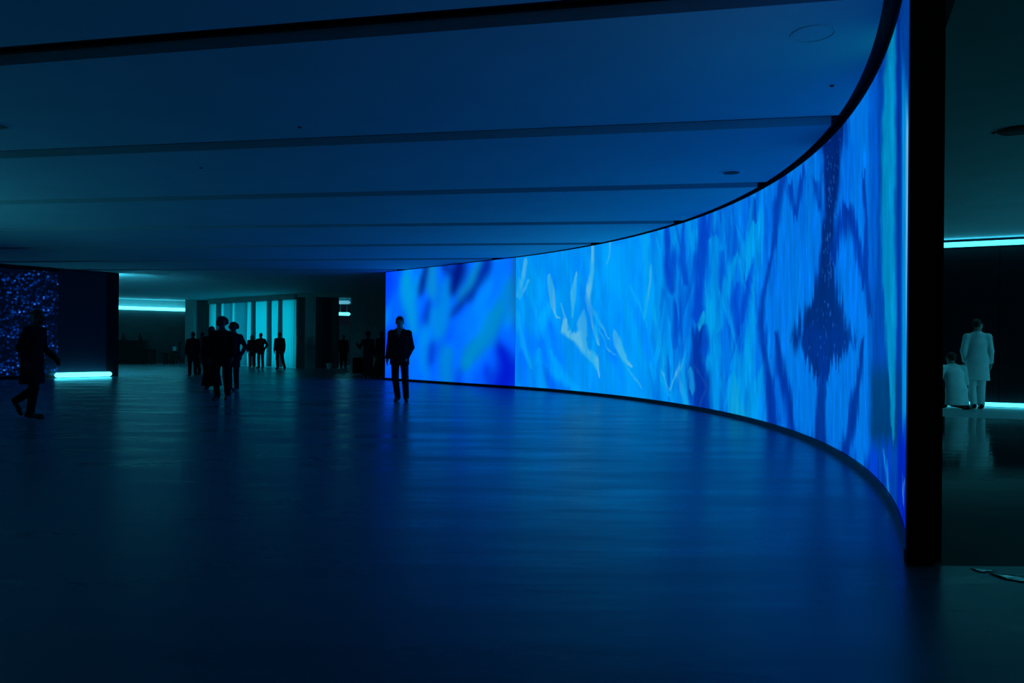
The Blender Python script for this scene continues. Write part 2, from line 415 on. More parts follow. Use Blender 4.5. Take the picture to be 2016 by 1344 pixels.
    S_([(1620, 700, 9), (1617, 780, 7), (1614, 850, 10), (1612, 880, 14)], (0, 42, 140), .9, .5, .5)
    S_([(1700, 660, 2), (1692, 730, 5), (1682, 800, 7), (1672, 850, 8), (1662, 900, 9)], (0, 40, 140), .9, .6, .6)
    S_([(1665, 480, 14), (1672, 540, 20), (1688, 630, 14)], (0, 118, 236), .9, .7, .3)
    S_([(1672, 300, 14), (1668, 380, 10), (1660, 440, 9)], (0, 110, 232), .85, .6, .3)
    S_([(1666, 392, 3), (1659, 430, 8), (1649, 468, 9), (1640, 500, 7)], (0, 46, 160), .85, .8, .7)
    S_([(1666, 392, 3), (1677, 440, 9), (1691, 488, 10), (1699, 545, 6)], (0, 44, 158), .9, .8, .7)
    S_([(1700, 340, 4), (1705, 430, 4), (1703, 520, 6), (1712, 620, 5)], (0, 44, 150), .85, .6, .4)
    # sparks drifting in the dark drop
    rs = np.random.RandomState(5)
    for i in range(120):
        y = rs.uniform(270, 720); x = 1628 + rs.normal() * (9 if y < 560 else 24) + (8 if y < 420 else 0)
        ln = rs.uniform(3, 9); sl = (x - 1628) * .06
        P.stroke([(x, y, .8), (x + sl, y + ln, .5)], (30, 110, 214), rs.uniform(.3, .8), .6, 0, False)
    # --- right end: navy, teal, bright edge
    P.mix(sst(1704, 1724, P.X) * (1 - .35 * fbm(PX / 4, PY / 200, 41)) * .92, (0, 50, 150))
    P.mix(sst(1708, 1722, P.X) * sst(690, 760, PY) * (1 - sst(840, 900, PY)) * .8, (0, 52, 96))
    P.mix(sst(1712, 1720, P.X) * (1 - sst(1724, 1732, P.X)) * (1 - sst(480, 600, PY)) * .8, (0, 92, 210))
    P.mix(sst(1690, 1716, PX) * sst(840, 900, PY) * sst(.45, .7, fbm(PX / 3.5, PY / 110, 55)) * .9, (0, 60, 216))
    P.stroke([(1757, 40, 7), (1752, 130, 10), (1749, 260, 13), (1748, 420, 14), (1751, 560, 13), (1755, 700, 8), (1759, 860, 3)], (0, 138, 192), .95, .35, .25)
    P.stroke([(1755, 130, 5), (1754, 400, 5), (1757, 640, 3)], (0, 152, 214), .7, .8)
    P.stroke([(1740, 880, 1), (1747, 940, 4), (1752, 985, 3)], (14, 130, 214), .9, .5, .3)
    P.mix(sst(1765, 1768, PX) * (1 - sst(1771, 1774, PX)) * .95, (0, 40, 140))
    edge = 1774.5
    P.mix(sst(edge, edge + 3, PX), (0, 140, 222))
    P.mix(sst(edge + 6, edge + 12, PX) * (1 - sst(500, 760, PY)) * sst(120, 320, PY), (120, 186, 226))
    P.mix(sst(1768, 1776, PX) * (1 - sst(60, 190, PY + (PX - 1775) * -6)) , (0, 60, 150))
    P.mix(sst(1764, 1772, PX) * sst(790, 900, PY + (fbm(PX / 3, PY / 60, 77) - .5) * 120), (0, 26, 190))
    P.stroke([(1779, 940, 2), (1777, 985, 2)], (60, 160, 230), .8, .6)
    # lower fringe darkens into blue streaks
    low = sst(0, 60, PY - (790 + (PX - 1500) * .42)) * sst(1520, 1600, PX) * sst(.42, .66, fbm(PX / 5, PY / 130, 61))
    P.mix(low * .8, (0, 40, 160))
    fine = fbm(PX / 2.2, PY / 60, 91, 3)
    amp = .03 + .11 * sst(1280, 1560, PX)
    P.c *= (.97 + amp * (fine - .5) * 2)[:, None]
    return P.c
def paint_flat(PX, PY):
    P = Paint(PX, PY, 1.5, 18.0, 60.0, 7)
    P.fill((0, 108, 246))
    P.mix(1 - sst(765, 792, P.X), (0, 66, 250))
    P.mix(sst(.5, .75, fbm((PX + PY * .35) / 26, (PY - PX * .35) / 90, 13, 3)) * .8, (0, 150, 240))
    P.mix(sst(.52, .75, fbm((PX + PY * .3) / 22, (PY - PX * .3) / 80, 23, 3)) * .6, (0, 80, 240))
    S_ = P.stroke; so = .95
    S_([(800, 550, 10), (808, 600, 13), (815, 650, 8)], (0, 158, 226), .8, so)
    S_([(852, 530, 8), (850, 575, 10)], (10, 150, 206), .7, so)
    S_([(880, 560, 10), (868, 620, 16), (862, 660, 10)], (0, 140, 226), .8, so)
    S_([(835, 650, 9), (832, 700, 12), (838, 735, 9)], (0, 140, 236), .7, so)
    S_([(880, 690, 12), (878, 740, 12)], (0, 140, 210), .75, so)
    S_([(942, 525, 7), (925, 560, 9), (905, 590, 5)], (10, 140, 196), .9, so)
    S_([(1000, 560, 12), (985, 610, 14), (960, 655, 16), (930, 695, 16), (915, 722, 10)], (0, 142, 196), .85, so)
    S_([(945, 590, 20), (930, 640, 24)], (0, 132, 250), .6, so)
    S_([(990, 530, 16), (985, 580, 14)], (0, 126, 250), .6, so)
    nvy = (0, 16, 116)
    S_([(840, 530, 5), (832, 560, 6), (828, 580, 4)], nvy, .85, so)
    S_([(905, 525, 12), (898, 555, 10), (893, 575, 6)], nvy, .95, so)
    S_([(880, 528, 8), (890, 532, 6)], nvy, .8, so)
    S_([(960, 520, 9), (945, 555, 7), (915, 590, 7), (892, 620, 6)], (0, 30, 150), .9, so)
    S_([(845, 600, 5), (840, 630, 6)], (0, 50, 186), .8, so)
    S_([(850, 680, 7), (848, 710, 6)], (0, 50, 200), .7, so)
    S_([(795, 620, 6), (790, 650, 10)], (0, 66, 220), .6, so)
    S_([(985, 680, 8), (1000, 720, 20), (990, 760, 26)], (0, 18, 206), .9, so)
    S_([(960, 730, 8), (965, 760, 10)], (0, 40, 226), .6, so)
    S_([(905, 730, 7), (900, 755, 8)], (0, 60, 226), .6, so)
    P.mix(sst(1002, 1014, PX) * (1 - sst(600, 680, PY)) * .55, (30, 90, 130))
    return P.c

def display_mat(name):
    m, nt, b = nodes_of(name); L = nt.links.new
    at = nt.nodes.new('ShaderNodeVertexColor'); at.layer_name = 'picture'
    b.inputs['Base Color'].default_value = (0.004, 0.004, 0.005, 1); b.inputs['Roughness'].default_value = 0.5
    b.inputs['Specular IOR Level'].default_value = 0.1
    tc = nt.nodes.new('ShaderNodeTexCoord'); n = nt.nodes.new('ShaderNodeTexNoise'); n.inputs['Scale'].default_value = 90; n.inputs['Detail'].default_value = 1
    L(tc.outputs['Object'], n.inputs['Vector'])
    mr = nt.nodes.new('ShaderNodeMapRange'); mr.inputs['To Min'].default_value = .9; mr.inputs['To Max'].default_value = 1.1
    L(n.outputs['Fac'], mr.inputs['Value'])
    L(at.outputs['Color'], b.inputs['Emission Color']); L(mr.outputs[0], b.inputs['Emission Strength'])
    m.cycles.emission_sampling = 'NONE'
    return m
def display(name, xs, ys, z0, z1, rows, fn, parent, label, blur=0):
    n = len(xs); zs = np.linspace(z0, z1, rows)
    X = np.tile(xs, rows); Y = np.tile(ys, rows); Z = np.repeat(zs, n)
    PX, PY = project(X, Y, Z)
    c = lin(np.clip(fn(PX, PY), 0, 255))
    c[:, 2] *= 1 + .8 * sst(.85, .98, c[:, 2])          # the brightest blue LEDs overexpose
    if blur:
        g = c.reshape(rows, n, 3)
        for _ in range(3):
            for ax in (0, 1):
                p_ = np.pad(g, [(blur, blur) if a == ax else (0, 0) for a in range(3)], mode='edge')
                g = sum(np.take(p_, range(k, k + g.shape[ax]), axis=ax) for k in range(2 * blur + 1)) / (2 * blur + 1)
        c = g.reshape(-1, 3)
    i = np.arange(n - 1)[None, :] + n * np.arange(rows - 1)[:, None]; i = i.ravel()
    faces = np.stack([i, i + 1, i + 1 + n, i + n], 1)
    me = bpy.data.meshes.new(name)
    me.vertices.add(len(X)); me.vertices.foreach_set('co', np.stack([X, Y, Z], 1).ravel())
    me.loops.add(faces.size); me.loops.foreach_set('vertex_index', faces.ravel())
    me.polygons.add(len(faces)); me.polygons.foreach_set('loop_start', np.arange(len(faces)) * 4); me.polygons.foreach_set('loop_total', np.full(len(faces), 4))
    me.update(calc_edges=True)
    ca = me.color_attributes.new('picture', 'FLOAT_COLOR', 'POINT')
    ca.data.foreach_set('color', np.concatenate([c, np.ones((len(c), 1))], 1).ravel().astype(np.float32))
    o = link(name, me, display_mat(name + ' picture'), parent)
    o['label'] = label
    return o

KZ = 0.075
# curved screen
cw = empty('curved_video_wall', (arc(12), 12, 0))
tag(cw, 'tall curved video wall glowing with blue feather and drop imagery', 'video wall')
cw.location = (0, 0, 0)
yy = np.linspace(4.27, 21.198, 4000); xx = ACX + np.sqrt(AR ** 2 - (yy - ACY) ** 2)
ppx = project(xx, yy, np.full_like(yy, 1.8))[0]
ds = np.abs(np.gradient(ppx)); dl = np.hypot(np.gradient(xx), np.gradient(yy))
w = np.cumsum(.75 * ds / ds.sum() + .25 * dl / dl.sum()); w = (w - w[0]) / (w[-1] - w[0])
ysn = np.interp(np.linspace(0, 1, 760), w, yy)
display('display', ACX + np.sqrt(AR ** 2 - (ysn - ACY) ** 2), ysn, KZ, H_SCR, 230, paint_curved, cw, 'glowing blue picture of feathers, streaks and a dark drop')
def ribbon(name, y0, y1, r0, r1, z0, z1, m, parent, n=60):
    a = [(arc(y, r0), y) for y in np.linspace(y0, y1, n)]; b = [(arc(y, r1), y) for y in np.linspace(y1, y0, n)]
    return prism(name, a + b, z0, z1, m, parent)
ribbon('backing', 4.3, 21.15, .02, .17, 0.0, H_CEIL + .05, M_BLACK, cw)
ribbon('kick_plate', 4.30, 21.18, -.018, .02, 0.0, KZ - .005, M_KICK, cw)
ribbon('top_trim', 4.3, 21.18, -.008, .02, H_SCR, H_CEIL + .05, M_BLACK, cw)
ribbon('soffit', 4.12, 18.0, .17, .265, 3.40, H_CEIL + .05, M_BLACK, cw)
# end post, turned so its broad face looks at the viewer
eX = arc(4.27) / 4.27 * 4.20
pA = (eX - .008,); pB = (eX + .166,)
prism('end_post', [(pA[0], 4.20), (pB[0], 4.20), (pB[0] + .03, 4.36), (pA[0] + .075, 4.36), (pA[0] + .03, 4.26)], 0.025, H_CEIL + .05, M_BLACK, cw)
prism('post_foot', [(pA[0] + .012, 4.215), (pB[0] - .012, 4.215), (pB[0], 4.32), (pA[0] + .06, 4.32)], 0.0, 0.025, M_BLACK, cw)
# flat screen
fw = empty('flat_video_wall'); tag(fw, 'flat video wall with blurred blue petals behind the standing man', 'video wall')
t = np.linspace(0, 1, 300)
S0 = (SEAM[0] - .004, SEAM[1] + .004)
display('display', S0[0] + (LEND[0] - S0[0]) * t, S0[1] + (LEND[1] - S0[1]) * t, KZ, H_SCR, 150, paint_flat, fw, 'blurred blue and teal petal picture', 4)
nrm = (LEND[1] - S0[1], -(LEND[0] - S0[0])); nl = math.hypot(*nrm); nrm = (nrm[0] / nl, nrm[1] / nl)
def slab(name, d0, d1, z0, z1, m):
    P = [(S0[0] + nrm[0] * d0, S0[1] + nrm[1] * d0), (LEND[0] + nrm[0] * d0, LEND[1] + nrm[1] * d0), (LEND[0] + nrm[0] * d1, LEND[1] + nrm[1] * d1), (S0[0] + nrm[0] * d1, S0[1] + nrm[1] * d1)]
    return prism(name, P, z0, z1, m, fw)
slab('backing', .02, .2, 0, H_CEIL + .04, M_BLACK); slab('kick_plate', -.03, .02, 0, KZ - .005, M_BLACK); slab('top_trim', -.006, .02, H_SCR, H_CEIL + .04, M_BLACK)

# ------------------------------------------------------------------ tube lamps
M_HOUSE = mat('lamp housing', (0.25, 0.27, 0.27), 0.5, metal=0.5)
def lamp_mat(name, s): return emis(name, TEAL, s)
def lamp(pa, pb, r, strength, label, out=(0, -1), group=None, col=None):
    root = empty('tube_lamp', ((pa[0] + pb[0]) / 2, (pa[1] + pb[1]) / 2, (pa[2] + pb[2]) / 2))
    c = Vector(root.location)
    A = Vector(pa) - c; B = Vector(pb) - c
    m = emis('tube glow %.2f%s' % (strength, '' if col is None else ' blue'), col or TEAL, strength)
    tube('tube', [A, B], r, 10, m, root)
    d = (B - A).normalized(); o = Vector((-out[0], -out[1], 0)) * (r + .012)
    hs = local_box_thing('housing', (A.x + o.x, A.y + o.y), (B.x + o.x, B.y + o.y), .02, A.z - r * .8, A.z + r * .8, M_HOUSE, root)
    return tag(root, label, 'lamp', group)

def cross(px, A, B):
    """plan point where the sight line of column px meets line AB"""
    u = ray(px, HOR + (px - CX) * math.tan(ROLL))[0]
    dx, dy = B[0] - A[0], B[1] - A[1]
    t = (u * A[1] - A[0]) / (dx - u * dy)
    return A[0] + dx * t, A[1] + dy * t

# ------------------------------------------------------------------ partition with sparkling screen (left)
PA, PB = (-16.2, 24.1), (-13.92, 26.95)
pd = (PB[0] - PA[0], PB[1] - PA[1]); pl = math.hypot(*pd); pd = (pd[0] / pl, pd[1] / pl); pn = (pd[1], -pd[0])
P0 = (PA[0] - pd[0] * 3.4, PA[1] - pd[1] * 3.4)
part = empty('display_partition'); tag(part, 'black free-standing partition left, with a sparkling dot screen', 'partition')
local_box_thing('core', P0, PB, .55, 0, H_CEIL - .01, M_BLACK, part)
q112 = cross(112, PA, PB); q209 = cross(209, PA, PB)
off = lambda p, d: (p[0] + pn[0] * d, p[1] + pn[1] * d)
local_box_thing('side_panel', off(q112, .03), off(q209, .03), .029, .12, H_CEIL - .03, mat('dark blue lacquer', (0.012, 0.013, 0.03), .5), part)
def sparkle_mat():
    m, nt, b = nodes_of('sparkling dots'); L = nt.links.new
    b.inputs['Base Color'].default_value = (.003, .003, .006, 1)
    tc = nt.nodes.new('ShaderNodeTexCoord')
    v = nt.nodes.new('ShaderNodeTexVoronoi'); v.inputs['Scale'].default_value = 11.0; L(tc.outputs['Object'], v.inputs['Vector'])
    n = nt.nodes.new('ShaderNodeTexNoise'); n.inputs['Scale'].default_value = 2.3; n.inputs['Detail'].default_value = 3; L(tc.outputs['Object'], n.inputs['Vector'])
    dot = nt.nodes.new('ShaderNodeMapRange'); dot.inputs['From Min'].default_value = .62; dot.inputs['From Max'].default_value = .05; L(v.outputs['Distance'], dot.inputs['Value'])
    sep = nt.nodes.new('ShaderNodeSeparateColor'); L(v.outputs['Color'], sep.inputs[0])
    pw = nt.nodes.new('ShaderNodeMath'); pw.operation = 'POWER'; pw.inputs[1].default_value = 2.0; L(sep.outputs[0], pw.inputs[0])
    mr = nt.nodes.new('ShaderNodeMapRange'); mr.inputs['From Min'].default_value = .38; mr.inputs['From Max'].default_value = .68; L(n.outputs['Fac'], mr.inputs['Value'])
    m1 = nt.nodes.new('ShaderNodeMath'); m1.operation = 'MULTIPLY'; L(dot.outputs[0], m1.inputs[0]); L(pw.outputs[0], m1.inputs[1])
    m2 = nt.nodes.new('ShaderNodeMath'); m2.operation = 'MULTIPLY'; L(m1.outputs[0], m2.inputs[0]); L(mr.outputs[0], m2.inputs[1])
    r = nt.nodes.new('ShaderNodeValToRGB'); e = r.color_ramp.elements
    e[0].position = 0; e[0].color = (0.0, .0003, .003, 1); e[1].position = .75; e[1].color = (.05, .36, .95, 1)
    k = e.new(.22); k.color = (0, .03, .25, 1)
    L(m2.outputs[0], r.inputs['Fac']); L(r.outputs['Color'], b.inputs['Emission Color']); b.inputs['Emission Strength'].default_value = 1.0
    return m
local_box_thing('dot_screen', off(P0, .07), off(q112, .07), .06, .10, H_CEIL - .14, sparkle_mat(), part)
local_box_thing('screen_frame', off(P0, .075), off(q112, .075), .074, H_CEIL - .14, H_CEIL - .02, M_BLACK, part)
local_box_thing('screen_base', off(P0, .075), off(q112, .075), .074, 0.0, .10, M_BLACK, part)
a, b = cross(113, off(PA, .2), off(PB, .2)), cross(216, off(PA, .2), off(PB, .2))
lamp((*a, .10), (*b, .10), .085, 6.0, 'bright mint tube lamp on the floor under the black partition', pn)

# ------------------------------------------------------------------ lobby behind the hall
LB0 = at_depth(232, 700, 43.4)[:2]; LB1 = at_depth(366, 700, 45.2)[:2]
ld = (LB1[0] - LB0[0], LB1[1] - LB0[1])
Lx0 = (LB0[0] - ld[0] * 1.2, LB0[1] - ld[1] * 1.2)
wb = struct(local_box_thing('wall_back', Lx0, LB1, .2, 0, H_CEIL + .1, M_TWALL), 'lobby back wall, dark below a long tube lamp', 'wall')
ln = (ld[1], -ld[0]); l_ = math.hypot(*ln); ln = (ln[0] / l_, ln[1] / l_)
lo = lambda p, d: (p[0] + ln[0] * d, p[1] + ln[1] * d)
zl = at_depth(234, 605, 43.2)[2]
local_box_thing('shade_panel', lo(Lx0, .06), lo(LB1, .06), .06, 0, zl - .12, M_DKWALL, wb)  # dark colour stands in for the shade below the lamp
a = lo(LB0, .16); b = lo(LB1, .16)
lamp((a[0] - ld[0] * .5, a[1] - ld[1] * .5, zl), (*b, zl - .02), .10, 6.0, 'long mint tube lamp high on the lobby back wall', ln)
zc = 3.42
def col_(name, p0, p1, Y, d, m, label, z1=H_CEIL + .02):
    x0 = at_depth(p0, 690, Y)[0]; x1 = at_depth(p1, 690, Y)[0]
    return struct(prism(name, [(x0, Y), (x1, Y), (x1, Y + d), (x0, Y + d)], 0, z1, m), label, 'wall')
col_('wall_pier', 364, 381, 43.6, .6, M_TWALL, 'narrow pale pier right of the long lobby lamp')
col_('wall_niche', 381, 413, 44.0, .3, M_DKWALL, 'dark wall piece between the pale pier and the glowing curtains')
# glowing curtain window
C0, C1 = (-17.15, 43.2), (-10.72, 37.8)
cd = (C1[0] - C0[0], C1[1] - C0[1]); cl = math.hypot(*cd); cdn = (cd[0] / cl, cd[1] / cl); cn = (cdn[1], -cdn[0])
co = lambda p, d: (p[0] + cn[0] * d, p[1] + cn[1] * d)
win = struct(local_box_thing('window_1', co(C0, -.5), co(C1, -.5), .05, .05, zc + .02, emis('backlit window glow', (0.0, .70, 1.0), 1.0)), 'backlit teal window wall behind the curtains', 'window')
struct(local_box_thing('trim_1', co(C0, .12), co(C1, .12), .75, zc, H_CEIL + .03, M_TWALL), 'plain bulkhead above the glowing curtains', 'trim')
def cloth_mat(name, col, transl):
    m, nt, b = nodes_of(name); L = nt.links.new
    tc = nt.nodes.new('ShaderNodeTexCoord'); n = nt.nodes.new('ShaderNodeTexNoise'); n.inputs['Scale'].default_value = 3.0
    mp = nt.nodes.new('ShaderNodeMapping'); mp.inputs['Scale'].default_value = (3, 3, .12); L(tc.outputs['Object'], mp.inputs[0]); L(mp.outputs[0], n.inputs['Vector'])
    r = nt.nodes.new('ShaderNodeValToRGB'); r.color_ramp.elements[0].color = (*[c * .75 for c in col], 1); r.color_ramp.elements[1].color = (*[min(1, c * 1.2) for c in col], 1)
    L(n.outputs['Fac'], r.inputs[0]); L(r.outputs[0], b.inputs['Base Color']); b.inputs['Roughness'].default_value = .9
    tr = nt.nodes.new('ShaderNodeBsdfTranslucent'); L(r.outputs[0], tr.inputs[0])
    mx = nt.nodes.new('ShaderNodeMixShader'); mx.inputs[0].default_value = transl
    L(b.outputs[0], mx.inputs[1]); L(tr.outputs[0], mx.inputs[2]); L(mx.outputs[0], nt.nodes['Material Output'].inputs['Surface'])
    return m
M_SHEER = cloth_mat('sheer curtain', (.72, .78, .78), .85)
M_SHEER2 = cloth_mat('grey curtain', (.36, .42, .46), .6)
M_DRAPE = cloth_mat('dark drape', (.16, .20, .22), .22)
def curtain(x0, x1, m, nm, label, grp, lean=0.0, d=0.0, dark=False):
    A = cross(x0, co(C0, d), co(C1, d)); B = cross(x1, co(C0, d), co(C1, d))
    L_ = math.hypot(B[0] - A[0], B[1] - A[1]); n = max(9, int(L_ / .035)); rows = 10
    root = empty(nm, (A[0], A[1], 0))
    v, f = [], []
    for j in range(rows):
        z = .02 + (zc - .03) * j / (rows - 1)
        for i in range(n):
            s = i / (n - 1) * L_ + lean * (1 - j / (rows - 1)) * .25
            o = .045 * math.sin(i / (n - 1) * L_ * 2 * math.pi / .22 + .4 * math.sin(z * 1.3 + x0)) * (1 - .3 * j / rows)
            v.append((cdn[0] * s + cn[0] * o, cdn[1] * s + cn[1] * o, z))
    for j in range(rows - 1):
        for i in range(n - 1): k = j * n + i; f.append((k, k + 1, k + 1 + n, k + n))
    link('fabric', pymesh('fabric', v, f), m, root, True)
    box('heading_tape', (cdn[0] * L_ / 2, cdn[1] * L_ / 2, zc - .02), (L_, .03, .035), m, root, rz=math.atan2(cdn[1], cdn[0]))
    return tag(root, label, 'curtain', grp)
g1, g2 = 'bright sheer curtains of the teal window', 'dark drapes of the teal window'
sheers = [(412, 426, 'leftmost bright sheer curtain, beside the dark lobby wall piece'), (434, 441, 'thin bright sheer curtain strip above the walking trio'), (456, 463, 'second thin bright sheer strip right above the trio'),
          (485, 495, 'bright leaning sheer curtain strip left of the silhouetted couple'), (501, 526, 'broad bright sheer curtain behind the silhouetted couple'), (533, 548, 'bright sheer curtain left of the lone silhouette'), (553, 583, 'widest brightest sheer curtain, at the right end of the window')]
for x0, x1, lb in sheers: curtain(x0, x1, M_SHEER, 'sheer_curtain', lb, g1, 0)
drapes = [(425, 435, M_DRAPE, 'dark drape right of the leftmost bright curtain'), (440, 457, M_SHEER2, 'grey teal drape behind the heads of the walking trio'), (462, 486, M_SHEER2, 'wide dim teal drape right of the walking trio'),
          (494, 503, M_DRAPE, 'dark drape left of the couple at the window'), (525, 535, M_DRAPE, 'dark drape between the couple and the lone silhouette'), (547, 555, M_DRAPE, 'dark slanting drape above the lone silhouette')]
for x0, x1, m, lb in drapes: curtain(x0, x1, m, 'drape', lb, g2, 0, .125)
# frame, pier, passage
col_('wall_jamb', 583, 600, 37.75, .5, M_DKWALL, 'dark window jamb at the right end of the curtains')
col_('wall_pillar', 600, 621, 37.4, .7, M_TWALL, 'dim teal pillar right of the curtain window')
col_('wall_recess', 621, 664, 38.4, .3, M_DKWALL, 'dark recess wall left of the lit passage')
col_('wall_lobby', 690, 775, 37.2, .3, mat('grey green wall', (.30, .33, .32), .8), 'dim wall between the lit passage and the video wall')
xa, xb = at_depth(664, 690, 38.4)[0], at_depth(690, 690, 37.2)[0]
struct(prism('wall_passage', [(xa - .6, 46), (xb + .8, 46), (xb + .8, 46.2), (xa - .6, 46.2)], 0, 3.7, M_TWALL), 'far end wall of the lit passage', 'wall')
struct(prism('trim_2', [(at_depth(584, 690, 37.3)[0], 37.3), (at_depth(690, 690, 37.3)[0], 37.2), (at_depth(690, 690, 37.3)[0], 37.7), (at_depth(584, 690, 37.3)[0], 37.9)], zc + .08, H_CEIL + .03, M_TWALL), 'plain bulkhead above the pillar and passage', 'trim')
p = at_depth(665.5, 617.5, 45.868); q = at_depth(686.5, 618, 45.868)
pl_ = lamp(p, q, .10, 5.0, 'short bright mint tube lamp in the passage', (0, -1))
for e in (-.2, .2): box('hanger', (e, .06, (H_CEIL + .03 - p[2]) / 2 + .04), (.02, .02, H_CEIL + .03 - p[2] - .08), M_HOUSE, pl_)
p = at_depth(666, 595, 41.0); q = at_depth(686, 595, 41.0)
hl = lamp(p, q, .10, 0.45, 'short dim bluish tube lamp above the bright one in the passage', (0, -1), None, (.22, .75, 1.0))
for e in (-.2, .2): box('hanger', (e, .03, (H_CEIL + .03 - p[2]) / 2 + .04), (.02, .02, H_CEIL + .03 - p[2] - .08), M_HOUSE, hl)
# door leaf seen inside the passage
dr = struct(box('door_1', (at_depth(679, 690, 43.5)[0], 43.5, 1.15), (.55, .06, 2.3), mat('black door', (.008, .007, .007), .6)), 'narrow black door leaf inside the passage', 'door')
lathe('door_knob', [(.0, -.03), (.03, -.02), (.035, 0), (.02, .03), (0, .035)], 10, M_HOUSE, dr, (at_depth(679, 690, 43.5)[0] - .2, 43.43, 1.05))

# lamps of the gallery and of the unseen ends of the hall
def gw(px, d): return cross(px, (WL[0] + wn[0] * d, WL[1] + wn[1] * d), (WR[0] + wn[0] * d, WR[1] + wn[1] * d))
a, b = gw(1480, .12), (16.6 + wn[0] * .12, WL[1] + (16.6 - WL[0]) * wdy / wdx + wn[1] * .12)
lamp((*a, 3.40), (*b, 3.40), .055, 3.2, 'long mint tube lamp along the top of the gallery wall', wn)
lamp((*gw(1480, .10), .06), (b[0], b[1], .06), .045, 3.6, 'long mint tube lamp along the foot of the gallery wall', wn)
struct(prism('trim_shield', [(-12.2, 3.8), (-12.15, 3.8), (-12.15, 15.3), (-12.2, 15.3)], 0, .20, M_DKWALL), 'unseen low kerb added to keep the hall side wall lamp off the floor', 'trim')  # added out of view, blocks the lamp's grazing light on the floor
lamp((-12.36, 4.5, .12), (-12.36, 14.5, .12), .085, 13.0, 'mint tube lamp along the foot of the hall side wall', (1, 0))
lamp((12.9, 6.5, 2.3), (12.9, 11.5, 2.3), .07, 36.0, 'mint tube lamp on the end wall of the gallery', (-1, 0))
rb = off(PB, -.7); ra = off(P0, -.7)
lamp((ra[0], ra[1], 2.75), (rb[0], rb[1], 2.75), .085, 68.0, 'mint tube lamp behind the black partition', (-pn[0], -pn[1]))

